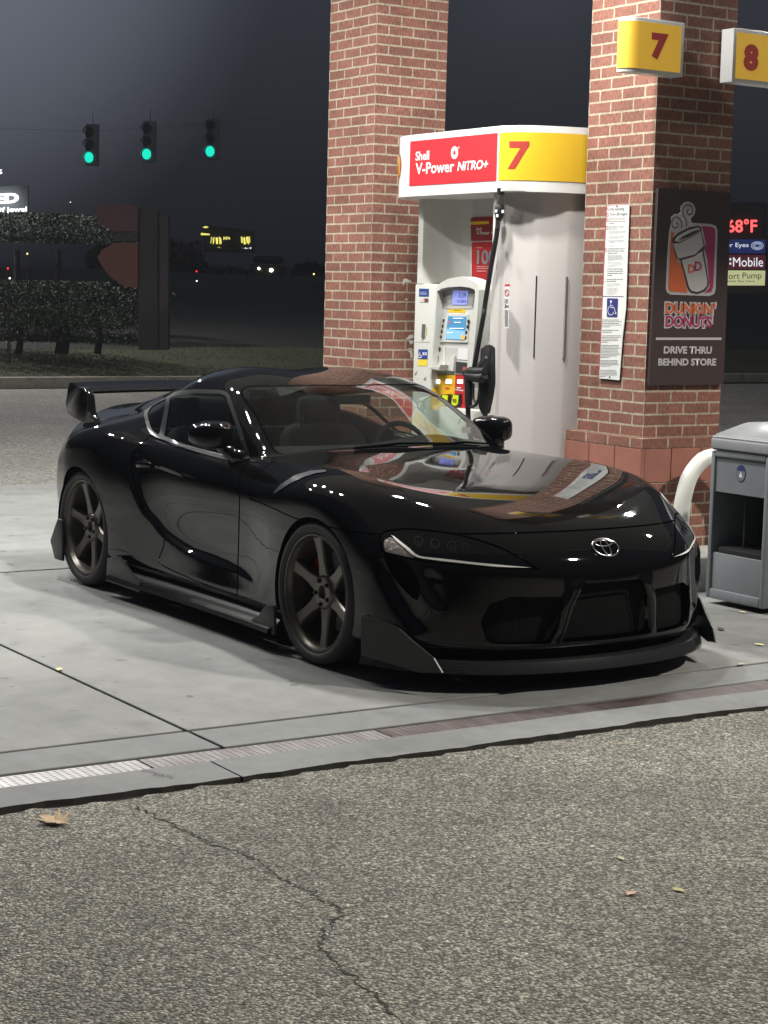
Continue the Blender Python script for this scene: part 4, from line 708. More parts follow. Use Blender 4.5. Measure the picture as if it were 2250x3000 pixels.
def build_shell(level=3):
    V = []; idx = {}
    def add(key, p):
        idx[key] = len(V); V.append(p)
    for i, r in enumerate(T):
        for k, p in enumerate(r): add(('T', i, k), p)
    for c, r in enumerate(Wc):
        for j, p in enumerate(r): add(('W', c, j+1), p)
    per = [('T', 0, k) for k in range(5)] + [('T', i, 4) for i in range(1, 14)] + [('T', 13, k) for k in (3, 2, 1, 0)]
    for c, k in enumerate(per): idx[('W', c, 0)] = idx[k]
    Fh = []
    for i in range(13):
        for k in range(4): Fh.append([idx[('T', i, k)], idx[('T', i, k+1)], idx[('T', i+1, k+1)], idx[('T', i+1, k)]])
    for c in range(21):
        for j in range(5): Fh.append([idx[('W', c, j)], idx[('W', c, j+1)], idx[('W', c+1, j+1)], idx[('W', c+1, j)]])
    n = len(V); P = np.array(V); mir = {}; V2 = list(map(tuple, P))
    for i, p in enumerate(P):
        if abs(p[1]) < 1e-6: mir[i] = i
        else: mir[i] = len(V2); V2.append((p[0], -p[1], p[2]))
    Fa = Fh + [[mir[i] for i in f[::-1]] for f in Fh]
    me = bpy.data.meshes.new('shell'); me.from_pydata(V2, [], Fa); me.update()
    cr = {}
    def crease(a, b, w):
        for m in (lambda q: q, lambda q: mir[q]): cr[tuple(sorted((m(idx[a]), m(idx[b]))))] = w
    for k in range(3): crease(('T', 4, k), ('T', 4, k+1), .75)
    for i in range(4, 8): crease(('T', i, 3), ('T', i+1, 3), .55)
    crease(('T', 8, 3), ('T', 9, 3), .3)
    for i in range(5, 9): crease(('T', i, 2), ('T', i+1, 2), .3)
    for k in range(4): crease(('T', 13, k), ('T', 13, k+1), .7)
    for c in range(21): crease(('W', c, 4), ('W', c+1, 4), .5)
    at_ = me.attributes.new('crease_edge', 'FLOAT', 'EDGE')
    for e in me.edges:
        w = cr.get(tuple(sorted(e.vertices)), 0.)
        if w: at_.data[e.index].value = w
    ob = link(bpy.data.objects.new('shell', me)); md = ob.modifiers.new('s', 'SUBSURF'); md.levels = md.render_levels = 1; md.use_limit_surface = True; md.boundary_smooth = 'ALL'
    tgt = np.array(V2); cur = tgt.copy(); N = len(tgt)
    for it in range(10):
        dg = bpy.context.evaluated_depsgraph_get(); em = ob.evaluated_get(dg).data
        a = np.empty(len(em.vertices)*3); em.vertices.foreach_get('co', a); a = a.reshape(-1, 3)[:N]
        cur += .8*(tgt-a); me.vertices.foreach_set('co', cur.ravel()); me.update()
    md.levels = level; dg = bpy.context.evaluated_depsgraph_get(); ev = ob.evaluated_get(dg); em = ev.data
    vv = np.empty(len(em.vertices)*3); em.vertices.foreach_get('co', vv); vv = vv.reshape(-1, 3)
    nn = np.empty(len(em.vertices)*3); em.vertex_normals.foreach_get('vector', nn); nn = nn.reshape(-1, 3)
    q = np.empty(len(em.polygons)*4, int); em.loops.foreach_get('vertex_index', q); q = q.reshape(-1, 4)
    t = np.concatenate([q[:, [0, 1, 2]], q[:, [0, 2, 3]]])
    bpy.data.objects.remove(ob)
    # outward normals
    cen = vv[t].mean(1); fn = np.cross(vv[t[:, 1]]-vv[t[:, 0]], vv[t[:, 2]]-vv[t[:, 0]])
    if ((cen-np.array([-1.2, 0, .5]))*fn).sum() < 0: t = t[:, ::-1]
    if ((vv-np.array([-1.2, 0, .5]))*nn).sum() < 0: nn = -nn
    return vv, nn, t
SV, SN, ST = build_shell(4)
def sculpt(V, tri):
    "the flank's step: rear haunch and sill stand proud of the tucked-in door skin along one sweeping line"
    P = V.copy(); P[:, 1] = -np.abs(P[:, 1]); q, z = proj(P)
    L = np.array(spline([(150+x/2.212, 1050+y/2.212) for x, y in ((600, 545), (530, 620), (512, 700), (540, 850), (595, 985), (660, 1060), (735, 1148), (890, 1256), (1060, 1323), (1220, 1392), (1330, 1488))], 6))
    best = np.full(len(P), 1e9); sg = np.zeros(len(P)); par = np.zeros(len(P)); n = len(L)-1
    for i in range(n):
        a, b = L[i], L[i+1]; e = b-a; w = q-a; t = np.clip((w@e)/(e@e), 0, 1); r = w-t[:, None]*e; d = np.hypot(r[:, 0], r[:, 1]); m = d < best
        best[m] = d[m]; sg[m] = np.sign(e[0]*w[m, 1]-e[1]*w[m, 0]); par[m] = (i+t[m])/n
    s = best*z/F_PX; fade = np.clip(par/.14, 0, 1)*np.clip((1-par)/.30, 0, 1); fade = fade*fade*(3-2*fade)
    ok = (np.abs(V[:, 1]) > .6) & (V[:, 0] < -.45) & (V[:, 0] > -2.3) & (V[:, 2] < .85)
    st = s*sg   # positive = behind / below the line
    tt = np.clip(-st/.020, 0, 1); tt = tt*tt*(3-2*tt); dp = np.where(st > 0, .012*np.exp(-(st/.10)**2), (1-tt)*.012-tt*.012*np.exp(-(np.maximum(np.abs(st)-.02, 0)/.16)**1.5))
    V = V.copy(); V[:, 1] += np.sign(V[:, 1])*np.where(ok, dp*fade, 0)
    for pts, (sc, ox, oy), amp, wd in (([(1020, 470), (1085, 560), (1135, 650), (1185, 735), (1240, 815)], (2.37, 750, 1450), .016, .030), ([(735, 545), (705, 630), (655, 740), (620, 930)], (2.1545, 1350, 1450), .014, .022), ([(1250, 540), (1205, 600), (1225, 690), (1245, 800)], (2.37, 750, 1450), -.012, .03), ([(880, 420), (930, 560), (1000, 690), (1090, 830), (1130, 960)], (2.37, 750, 1450), -.014, .035)):
        Lp = np.array(spline([(ox+x/sc, oy+y/sc) for x, y in pts], 5)); bd = np.full(len(P), 1e9); tp = np.zeros(len(P)); m_ = len(Lp)-1
        for i in range(m_):
            a, b = Lp[i], Lp[i+1]; e = b-a; w = q-a; t = np.clip((w@e)/(e@e), 0, 1); r = w-t[:, None]*e; d = np.hypot(r[:, 0], r[:, 1]); mm = d < bd; bd[mm] = d[mm]; tp[mm] = (i+t[mm])/m_
        fd = np.clip(tp/.2, 0, 1)*np.clip((1-tp)/.2, 0, 1); g_ = amp*np.exp(-(bd*z/F_PX/wd)**2)*np.where((V[:, 0] > .3) & (V[:, 2] < .62) & (np.abs(V[:, 1]) > .15), fd, 0); V += SN*g_[:, None]
    N = np.zeros_like(V); fn = np.cross(V[tri[:, 1]]-V[tri[:, 0]], V[tri[:, 2]]-V[tri[:, 0]])
    for k in range(3): np.add.at(N, tri[:, k], fn)
    return V, N/np.maximum(np.linalg.norm(N, axis=1), 1e-12)[:, None]
SV, SN = sculpt(SV, ST)
def cut(Tr, phi):
    "split triangles by phi (per vertex, negative = inside) along its zero line; new vertices are added to the shared pool"
    global SV, SN
    s = phi < 0; k = s[Tr].sum(1)
    tin, tout, mix = Tr[k == 3], Tr[k == 0], Tr[(k == 1) | (k == 2)]
    if not len(mix): return tin, tout
    sm = s[mix]; odd = np.where(sm.sum(1) == 1, sm.argmax(1), (~sm).argmax(1)); odd_in = sm.sum(1) == 1
    r = np.arange(len(mix)); a = mix[r, odd]; b = mix[r, (odd+1) % 3]; c = mix[r, (odd+2) % 3]
    E = np.concatenate([np.stack([a, b], 1), np.stack([a, c], 1)]); Es = np.sort(E, 1); u, inv = np.unique(Es, axis=0, return_inverse=True); inv = inv.ravel()
    p0, p1 = phi[u[:, 0]], phi[u[:, 1]]; t = np.clip(p0/(p0-p1), .001, .999)[:, None]
    nv = SV[u[:, 0]]*(1-t)+SV[u[:, 1]]*t; n_ = SN[u[:, 0]]*(1-t)+SN[u[:, 1]]*t; n_ /= np.linalg.norm(n_, axis=1)[:, None]
    base = len(SV); SV = np.concatenate([SV, nv]); SN = np.concatenate([SN, n_])
    m = len(mix); ab = base+inv[:m]; ac = base+inv[m:]
    one = np.stack([a, ab, ac], 1); two = np.concatenate([np.stack([ab, b, c], 1), np.stack([ab, c, ac], 1)]); oi2 = np.concatenate([odd_in, odd_in])
    return np.concatenate([tin, one[odd_in], two[~oi2]]), np.concatenate([tout, one[~odd_in], two[oi2]])
def part(name, Tr, m, parent=None, off=0., label=None):
    u, inv = np.unique(Tr, return_inverse=True); V = SV[u]+SN[u]*off
    o = meshobj(name, V, inv.reshape(-1, 3), m, parent or car, True, SN[u])
    if label: o['label'] = label
    return o
def px(poly, sc, ox, oy, smooth=0):
    P = [(ox+x/sc, oy+y/sc) for x, y in poly]
    return spline(P, smooth, True) if smooth else P
def phi_px(poly, cond=None):
    "distance (metres) to an outline surveyed on the near side of the car; the far side mirrors it"
    P = SV.copy(); P[:, 1] = -np.abs(P[:, 1]); q, z = proj(P); d = sdf(q, poly)*z/F_PX
    if cond is not None: d = np.where(cond(SV), d, np.maximum(np.abs(d), .05))
    return d
def phi_plan(poly): return sdf(np.stack([SV[:, 0], np.abs(SV[:, 1])], 1), poly)
def side(P): return np.abs(P[:, 1]) > .62
BODY = ST; GAPS = []
# wheel arches
WR = .345
for (wx, wz, rr) in ((0, .315, WR), (-2.47, .315, WR)):
    d = np.hypot(SV[:, 0]-wx, SV[:, 2]-wz)-rr; d = np.where(np.abs(SV[:, 1]) > .55, d, .1); _, BODY = cut(BODY, d)
# glasshouse
def window(poly_phi, trim=0.):
    global BODY
    i, BODY = cut(BODY, poly_phi())
    if trim:
        j, ring = cut(i, poly_phi()+trim); return j, ring
    return i, None
WS = spline([(-.568, 0), (-.607, .32), (-.685, .575), (-.765, .668), (-1.03, .632), (-1.305, .568), (-1.235, .335), (-1.205, 0)], 6) 
WS = [(x, max(y, 0)) for x, y in WS] + [(-1.205, -.2), (-.568, -.2)]
ws, ws_ring = window(lambda: phi_plan(WS), .012)
part('windshield', ws, GLASS, off=-.002); part('windshield_seal', ws_ring, MATTE, off=-.004)
RW = [(-1.93, -.2), (-1.93, 0), (-1.95, .36), (-2.1, .42), (-2.7, .40), (-2.84, .33), (-2.86, 0), (-2.86, -.2)]
rw, _ = window(lambda: phi_plan(RW)); part('rear_window', rw, GLASS, off=-.002)
SWP = px([(603, 350), (640, 292), (700, 256), (800, 218), (900, 203), (1000, 202), (1135, 216), (1180, 310), (1240, 480), (1285, 635), (1240, 655), (1170, 664), (1000, 622), (850, 577), (740, 532), (680, 512), (640, 485), (615, 425)], 2.212, 150, 1050, 4)
sidec = lambda P: (np.abs(P[:, 1]) > .5) & (P[:, 0] < -.7) & (P[:, 0] > -2.4)
sw, tr = window(lambda: phi_px(SWP, sidec), .020)
BP = px([(755, 225), (778, 225), (728, 545), (690, 545)], 2.212, 150, 1050)
bpil, sw = cut(sw, phi_px(BP, sidec))
for s, l in ((-1, 'right'), (1, 'left')):
    f = lambda t: t[(SV[t][:, :, 1].mean(1)*s) > 0]
    w_ = f(sw); g0 = w_[SV[w_][:, :, 0].mean(1) > -1.93]; g1 = w_[SV[w_][:, :, 0].mean(1) <= -1.93]
    part('side_window', w_, GLASS, off=-.003); tl_ = f(tr); lowm = (SV[tl_][:, :, 2].mean(1) < .93) & (SV[tl_][:, :, 0].mean(1) < -1.02); part('window_trim', tl_[lowm], mat('window_trim', (150, 150, 152), .16, .85), off=.002); part('window_seal', tl_[~lowm], mat('seal_rubber', (.012, .012, .013), .6, srgb=False, spec=.06), off=.001); part('window_pillar', f(bpil), mat('gloss_trim', (40, 41, 43), .2), off=.001)
# headlamps
HL = px([(95, 200), (103, 150), (150, 112), (250, 92), (400, 86), (600, 105), (780, 130), (930, 163), (1100, 213), (1300, 292), (1590, 462), (1560, 474), (1200, 466), (900, 440), (700, 425), (450, 390), (270, 352), (150, 322), (107, 275)], 3.19, 1080, 1520, 3)
frontc = lambda P: (P[:, 0] > .15) & (P[:, 2] > .45) & (np.abs(P[:, 1]) > .12)
hl, BODY = cut(BODY, phi_px(HL, frontc))
hl, hring = cut(hl, phi_px(HL, frontc)+.008)
ST1 = px([(205, 150), (230, 158), (300, 212), (380, 275), (440, 330), (490, 352), (700, 374), (1000, 408), (1300, 437), (1590, 462), (1590, 474), (1300, 459), (1000, 429), (700, 396), (470, 366), (420, 345), (340, 275), (260, 208)], 3.19, 1080, 1520)
dr, hl = cut(hl, phi_px(ST1, frontc))
CL = px([(150, 190), (215, 170), (270, 220), (345, 285), (425, 350), (400, 372), (280, 345), (165, 315), (140, 260)], 3.19, 1080, 1520, 3)
cl, hl = cut(hl, phi_px(CL, frontc))
PJ = []
for cx, cy, rx, ry in ((468, 205, 42, 52), (622, 232, 44, 54), (775, 252, 44, 52), (905, 268, 36, 44)):
    el = lambda k: px([(cx+k*rx*math.cos(t), cy+k*ry*math.sin(t)) for t in np.linspace(0, 2*PI, 20, endpoint=False)], 3.19, 1080, 1520)
    a_, hl = cut(hl, phi_px(el(1), frontc)); b_, a_ = cut(a_, phi_px(el(.8), frontc)); PJ.append((a_, b_))
for s in (-1, 1):
    f = lambda t: t[(SV[t][:, :, 1].mean(1)*s) > 0]
    h = part('headlight', f(hl), GLASSB, off=-.001)
    part('headlight_rim', f(hring), MATTE, h, off=-.004)
    part('light_strip', f(dr), mat('light_guide', (240, 240, 238), .4), h, off=.001)
    for a_, b_ in PJ: part('projector_ring', f(a_), mat('projector_chrome', (52, 52, 55), .25, .8), h, off=-.001); part('projector_lens', f(b_), mat('projector_glass', (14, 15, 18), .05), h, off=-.004)
    part('reflector', f(cl), mat('lamp_reflector', (185, 176, 170), .28, .6, bump=(45, .6)), h, off=-.002)
# air openings of the nose
def phi_front(poly, xmin=.55):
    q = np.stack([np.abs(SV[:, 1]), SV[:, 2]], 1); d = sdf(q, poly); return np.where((SV[:, 0] > xmin) & (SN[:, 0] > .2), d, .1)
GR = [(-.1, .468), (.15, .466), (.178, .452), (.225, .36), (.262, .21), (.255, .196), (-.1, .19)]
gr, BODY = cut(BODY, phi_front(GR)); gr, grr = cut(gr, phi_front(GR)+.012)
def mesh_mat():
    m = mat('grille_mesh', (0.003, 0.003, 0.003), .8, srgb=False, spec=.15); n = m.node_tree; b = n.nodes['Principled BSDF']
    tc = n.nodes.new('ShaderNodeTexCoord'); v = n.nodes.new('ShaderNodeTexVoronoi'); v.inputs['Scale'].default_value = 55; v.feature = 'DISTANCE_TO_EDGE'; v.inputs['Randomness'].default_value = .15
    r = n.nodes.new('ShaderNodeValToRGB'); r.color_ramp.elements[0].position = .06; r.color_ramp.elements[1].position = .12; r.color_ramp.elements[0].color = (.004, .004, .0045, 1); r.color_ramp.elements[1].color = (.001, .001, .001, 1)
    n.links.new(tc.outputs['Object'], v.inputs['Vector']); n.links.new(v.outputs['Distance'], r.inputs[0]); n.links.new(r.outputs[0], b.inputs['Base Color']); return m
part('front_grille', gr, mesh_mat(), off=-.045); part('grille_frame', grr, PAINT, off=.006)
SI = [(.252, .402), (.48, .408), (.555, .375), (.585, .30), (.565, .222), (.54, .21), (.295, .202), (.270, .26)]
si, BODY = cut(BODY, phi_front(SI, .5))
for s in (-1, 1): part('side_intake', si[(SV[si][:, :, 1].mean(1)*s) > 0], mesh_mat(), off=-.04)
CI = px([(885, 415), (960, 432), (1050, 470), (1108, 560), (1140, 660), (1120, 730), (1075, 705), (1010, 640), (945, 560)], 2.37, 750, 1450, 3)
frontc2 = lambda P: (P[:, 0] > .3) & (P[:, 2] > .2) & (np.abs(P[:, 1]) > .3)
ci, BODY = cut(BODY, phi_px(CI, frontc2))
for s in (-1, 1): part('corner_vent', ci[(SV[ci][:, :, 1].mean(1)*s) > 0], MATTE, off=-.03)
# panel gaps: thin strips set in
def gap(phi_f, w=.003):
    global BODY
    i, out = cut(BODY, phi_f()-w); i2, ring = cut(i, phi_f()+w); GAPS.append(ring); BODY = out; return i2
DOOR = px([(1285, 655), (1222, 760), (1221, 895), (1214, 1200), (1204, 1535), (1050, 1484), (910, 1430), (760, 1362), (690, 1322), (730, 1215), (735, 1145), (660, 1050), (598, 990), (545, 850), (513, 710), (540, 600), (640, 500), (800, 572), (1000, 632)], 2.212, 150, 1050)
doorc = lambda P: (np.abs(P[:, 1]) > .6) & (P[:, 0] < -.5) & (P[:, 0] > -2.2) & (P[:, 2] < .9)
door = gap(lambda: phi_px(DOOR, doorc))
VENT = px([(508, 680), (528, 690), (560, 850), (615, 990), (700, 1100), (742, 1150), (728, 1165), (660, 1090), (590, 1000), (540, 850)], 2.212, 150, 1050)
vent, door = cut(door, phi_px(VENT, doorc))
SWO = px([(735, 1170), (880, 1250), (1060, 1320), (1220, 1395), (1320, 1480), (1335, 1515), (1290, 1525), (1190, 1510), (1000, 1420), (860, 1340), (760, 1275)], 2.212, 150, 1050, 3)
# hood shut line: sweeps from the door round the nose
HZ = [(-.74, .674), (-.55, .667), (-.36, .655), (-.18, .640), (.18, .633), (.30, .632), (.47, .638), (.60, .650), (.80, .659), (1.2, .66)]
def phi_hood():
    z = np.interp(SV[:, 0], [p[0] for p in HZ], [p[1] for p in HZ]); d = z-SV[:, 2]
    q, zz = None, None
    e = -SV[:, 0]-.655                   # behind the front door seam
    a = np.interp(np.abs(SV[:, 1]), [0, .33, .575, .70, .75, .95], [-.553, -.592, -.67, -.72, -.665, -.665])
    return np.maximum(d, a-SV[:, 0])
hood = gap(phi_hood)
HV = px([(495, 640), (500, 652), (440, 660), (370, 682), (290, 720), (203, 778), (196, 770), (240, 725), (320, 672), (410, 645)], 1.9518, 700, 1050)
hoodc = lambda P: (P[:, 0] > -.6) & (P[:, 2] > .6) & (np.abs(P[:, 1]) > .3)
hv, hood = cut(hood, phi_px(HV, hoodc))
for s in (-1, 1): part('hood_vent', hv[(SV[hv][:, :, 1].mean(1)*s) > 0], mat('vent_trim', (95, 96, 98), .18, .3), off=.004)
part('hood', hood, PAINT)
for s in (-1, 1):
    f = lambda t: t[(SV[t][:, :, 1].mean(1)*s) > 0]
    d_ = part('door', f(door), PAINT); part('door_vent', f(vent), mat('gloss_black', (3, 3, 4), .08), d_, off=-.012)
TL = px([(120, 600), (150, 575), (165, 600), (150, 650), (135, 705), (122, 700)], 2.212, 150, 1050)
tlp, BODY = cut(BODY, phi_px(TL, lambda P: (P[:, 0] < -2.6) & (P[:, 2] > .4)))
for s in (-1, 1): part('tail_light', tlp[(SV[tlp][:, :, 1].mean(1)*s) > 0], mat('tail_lens', (120, 18, 16), .08))
part('body', BODY, PAINT)
g_ = np.concatenate(GAPS); part('panel_gap', g_, MATTE, off=-.006)
# wheel wells
for wx in (0, -2.47):
    for s in (-1, 1):
        bm = BM(); n = 24; R = WR+.004; a = [(wx+R*math.cos(t), .315+R*math.sin(t)) for t in np.linspace(-.35, PI+.35, n)]
        r0 = [bm.verts.new((x, s*.905, z)) for x, z in a]; r1 = [bm.verts.new((x, s*.52, z)) for x, z in a]
        for i in range(n-1): bm.faces.new([r0[i], r0[i+1], r1[i+1], r1[i]])
        bm.faces.new(r1); obj('wheel_well', bm, MATTE, car)
bx('floor_pan', MATTE, car, -2.0, -.45, -.78, .78, .11, .16); bx('floor_pan', MATTE, car, -.5, .8, -.5, .5, .12, .2); bx('floor_pan', MATTE, car, -3.1, -2.0, -.5, .5, .14, .3)
# wheels
RIMM = mat('bronze_rim', (0.135, 0.123, 0.105), .33, .6, srgb=False); DISC = mat('brake_disc', (70, 70, 72), .35, 1.); RED = mat('red_caliper', (150, 20, 22), .35)
def wheel(wx, s, ang):
    w = link(bpy.data.objects.new('wheel', None)); w.parent = car; w.location = (wx, s*.895, .322); w.rotation_euler = (0, 0, 0 if s < 0 else PI)
    # local: outer side is -y
    bm = BM(); R = .322; lathe(bm, [(.262, .012), (.268, -.010), (.285, -.020), (.302, -.018), (.314, -.006), (.3205, .012), (R, .04), (R, .10), (R, .16), (R, .215), (.3205, .235), (.30, .25), (.262, .245)], 64)
    obj('tyre', bm, RUB, w, True, 50)
    bm = BM(); lathe(bm, [(.266, .016), (.2665, -.006), (.262, -.010), (.256, -.007), (.2545, .004), (.247, .012), (.2435, .030), (.2425, .05), (.236, .075), (.232, .12), (.232, .22), (.262, .238)], 64)
    r = obj('rim', bm, RIMM, w, True, 40)
    for k in range(6):
        a = ang+k*PI/3; bm = BM(); st = []
        for (rr, wd, yo, yi) in ((.050, .044, .045, .085), (.085, .036, .040, .085), (.125, .0285, .036, .080), (.18, .027, .030, .075), (.225, .030, .022, .075), (.2445, .035, .018, .075)):
            e = np.array([math.cos(a), 0, math.sin(a)]); tn = np.array([-math.sin(a), 0, math.cos(a)])
            st.append([bm.verts.new(tuple(e*rr+tn*q+np.array([0, y, 0]))) for q, y in ((-wd, yi), (-wd, yo+.008), (-wd+.006, yo), (wd-.006, yo), (wd, yo+.008), (wd, yi))])
        for p, q in zip(st, st[1:]):
            for i in range(6): bm.faces.new([p[i], p[(i+1) % 6], q[(i+1) % 6], q[i]])
        bm.faces.new(st[-1]); bm.faces.new(st[0]); obj('spoke', bm, RIMM, r, True, 30)
    bm = BM(); lathe(bm, [(.0001, .050), (.028, .050), (.030, .034), (.033, .030), (.066, .030), (.075, .036), (.080, .046), (.080, .09)], 40); obj('hub', bm, RIMM, r, True, 30)
    bm = BM()
    for k in range(5):
        a = ang+.3+k*2*PI/5; lathe(bm, [(.0001, .020), (.008, .020), (.010, .024), (.010, .034)], 10, c=(.055*math.cos(a), 0, .055*math.sin(a)))
    obj('lug_nut', bm, mat('dark_steel', (30, 30, 32), .25, 1.), r, True)
    bm = BM(); lathe(bm, [(.0001, .125), (.08, .125), (.085, .115), (.178, .115), (.178, .14), (.08, .14)], 48); obj('brake_disc', bm, DISC, w, True, 30)
    bm = BM(); c0 = math.radians(158 if wx == 0 else 20)
    pr = [(.115*math.cos(t), .115*math.sin(t)) for t in np.linspace(c0-.5, c0+.5, 9)] + [(.205*math.cos(t), .205*math.sin(t)) for t in np.linspace(c0+.42, c0-.42, 9)]
    prism(bm, pr, .092, .15, 'y', bev=.006); obj('brake_caliper', bm, RED, w, True)
for wx, s, a in ((0, -1, math.radians(98)), (-2.47, -1, math.radians(105)), (0, 1, .3), (-2.47, 1, .6)): wheel(wx, s, a)
# front lip with end plates, side skirts, rear spats
def lip_line(n=40):
    pts = [(.40, .905), (.54, .868), (.655, .79), (.785, .655), (.878, .48), (.938, .26), (.960, 0)]
    h = spline(pts, 6); return h[:-1] + [(x, -y) for x, y in h[::-1]]
bm = BM(); L = lip_line(); rows = []
for (dz, off) in ((.134, -.16), (.134, -.018), (.129, -.005), (.092, .014), (.082, .016), (.078, -.02), (.080, -.30)):
    row = []
    for i, (x, y) in enumerate(L):
        a = np.array(L[max(i-1, 0)]); b = np.array(L[min(i+1, len(L)-1)]); t = b-a; t /= np.linalg.norm(t); nrm = np.array([-t[1], t[0]])
        if nrm[0]*1+nrm[1]*np.sign(y)*.5 < 0: nrm = -nrm
        row.append(bm.verts.new((x+nrm[0]*off, y+nrm[1]*off, dz)))
    rows.append(row)
for a, b in zip(rows, rows[1:]):
    for i in range(len(a)-1): bm.faces.new([a[i], a[i+1], b[i+1], b[i]])
lip = obj('front_lip', bm, CARBON, car, True, 30)
FINM = mat('satin_black', (0.030, 0.030, 0.030), .42, srgb=False)
for s in (-1, 1):
    bm = BM(); prism(bm, [(.42, .290), (.50, .290), (.585, .268), (.66, .215), (.76, .155), (.80, .10), (.70, .085), (.425, .120)], s*.918, s*.927, 'y', bev=.001)
    if True:
        for v in bm.verts:
            v.co.y -= s*(v.co.x-.42)*.42
    obj('end_plate', bm, FINM, lip)
    sks = []
    for a in (((-.30, .222), (-.37, .215), (-.41, .185), (-.43, .155), (-.50, .128), (-.50, .088), (-.285, .088)), ((-2.085, .206), (-1.945, .232), (-1.90, .205), (-1.69, .125), (-1.69, .075), (-2.10, .078))):
        bm = BM(); prism(bm, a, s*.925, s*.938, 'y', bev=.002); sks.append(obj('skirt_fin', bm, FINM, None, True, 30))
    bm = BM(); st = []
    for x in np.linspace(-.32, -2.06, 24):
        yb = .865+.02*abs((x+1.2)/.87)**2; st.append([bm.verts.new((x, s*y, z)) for y, z in ((yb-.06, .155), (yb+.004, .15), (yb+.025, .128), (yb+.070, .112), (yb+.074, .092), (yb+.06, .086), (yb-.08, .10))])
    for p, q in zip(st, st[1:]):
        for i in range(6): bm.faces.new([p[i], p[i+1], q[i+1], q[i]])
    k = obj('side_skirt', bm, mat('skirt_black', (0.004, 0.004, 0.004), .22, srgb=False), car, True, 40)
    for sk in sks: sk.parent = k
    bm = BM(); prism(bm, [(-2.70, .335), (-2.76, .338), (-2.79, .30), (-2.865, .20), (-2.80, .105), (-2.70, .105)], s*.915, s*.932, 'y', bev=.002); obj('rear_spat', bm, FINM, car, True, 30)
# rear wing
WING = mat('wing_black', (0.004, 0.004, 0.0045), .05, srgb=False, coat=.5)
w = link(bpy.data.objects.new('rear_wing', None)); w.parent = car
bm = BM(); prof = [(-3.035, 1.035), (-3.045, 1.022), (-3.08, 1.020), (-3.15, 1.035), (-3.27, 1.070), (-3.275, 1.078), (-3.20, 1.066), (-3.10, 1.052), (-3.05, 1.046)]; st = []
for y in np.linspace(-.63, .63, 25):
    h = .012*(1-(y/.63)**2); st.append([bm.verts.new((x+.02*(1-(y/.63)**2), y, z+h)) for x, z in prof])
for p, q in zip(st, st[1:]):
    for i in range(9): bm.faces.new([p[i], p[(i+1) % 9], q[(i+1) % 9], q[i]])
bm.faces.new(st[0]); bm.faces.new(st[-1]); obj('wing_blade', bm, WING, w, True, 30)
LEG = spline([(-3.264, 1.080), (-3.15, 1.062), (-3.035, 1.042), (-3.010, .99), (-2.985, .905), (-2.93, .872), (-2.80, .885), (-2.78, .845), (-2.90, .815), (-3.03, .800), (-3.045, .845), (-3.15, .865), (-3.25, .885), (-3.315, .925), (-3.295, 1.0)], 5, True)
for s in (-1, 1):
    bm = BM(); prism(bm, LEG, s*.595, s*.645, 'y', bev=.012)
    for v in bm.verts:
        if v.co.z < .90: v.co.y -= s*(.90-v.co.z)*.2
    obj('wing_leg', bm, WING, w, True, 40)
# mirrors
for s in (-1, 1):
    m_ = link(bpy.data.objects.new('side_mirror', None)); m_.parent = car
    bm = BM(); bmesh.ops.create_icosphere(bm, subdivisions=4, radius=1)
    for v in bm.verts:
        x, y, z = v.co; f = 1-.25*max(0, -x); sg = lambda q: math.copysign(abs(q)**.62, q)
        x = min(x, 1); xx = -.28 if x < -.28 else x
        v.co = Vector((-1.045+sg(xx)*.095+.05*abs(y)*(-1), s*(.85+sg(y)*.108*(1-.15*max(0, xx))), .936+sg(z)*(.074 if z > 0 else .062)*(1-.18*max(0, y))))
    obj('mirror_shell', bm, PAINT, m_, True, 60)
    bm = BM(); tube(bm, spline([(-.93, s*.76, .835), (-.95, s*.79, .845), (-.98, s*.82, .87), (-1.0, s*.85, .90)], 5), [.040]*6+[.032]*5+[.028]*5, 14); obj('mirror_arm', bm, PAINT, m_, True, 60)
    bm = BM(); prism(bm, [(s*(.855+.10*math.cos(t)), .948+.062*math.sin(t)) for t in np.linspace(0, 2*PI, 24, endpoint=False)], -1.096, -1.092, 'x'); obj('mirror_glass', bm, mat('mirror', (200, 200, 200), .02, 1.), m_)
# door handles
for s in (-1, 1):
    bm = BM(); tube(bm, spline([(-1.86, s*.872, .722), (-1.82, s*.890, .728), (-1.74, s*.893, .735), (-1.69, s*.875, .734)], 6), [.008]*6+[.016]*6+[.013]*6+[.008], 12)
    for v in bm.verts: v.co.z = .729+(v.co.z-.729)*1.25
    obj('door_handle', bm, PAINT, car, True, 60)
# badge: oval rings in chrome
e = link(bpy.data.objects.new('badge', None)); e.parent = car; _k = np.argmin(np.abs(SV[:len(SN), 1])*5+np.abs(SV[:, 2]-.588)+np.where(SV[:, 0] < .6, 9, 0)); e.location = tuple(SV[_k]+SN[_k]*.004); e.rotation_euler = (0, -math.atan2(SN[_k][2], SN[_k][0]), 0)
def ring(name, ry, rz, cy, cz, t):
    bm = BM(); tube(bm, [(0, cy+ry*math.cos(a), cz+rz*math.sin(a)) for a in np.linspace(0, 2*PI, 41)], t, 8, False); return obj(name, bm, CHROME, e, True, 80)
ring('badge_ring', .068, .046, 0, 0, .0040); ring('badge_ring', .020, .041, 0, -.002, .0030); ring('badge_ring', .047, .016, 0, .022, .0030)
bm = BM(); prism(bm, [(.068*math.cos(t), .045*math.sin(t)) for t in np.linspace(0, 2*PI, 32, endpoint=False)], -.006, .0005, 'x'); obj('badge_plate', bm, MATTE, e)
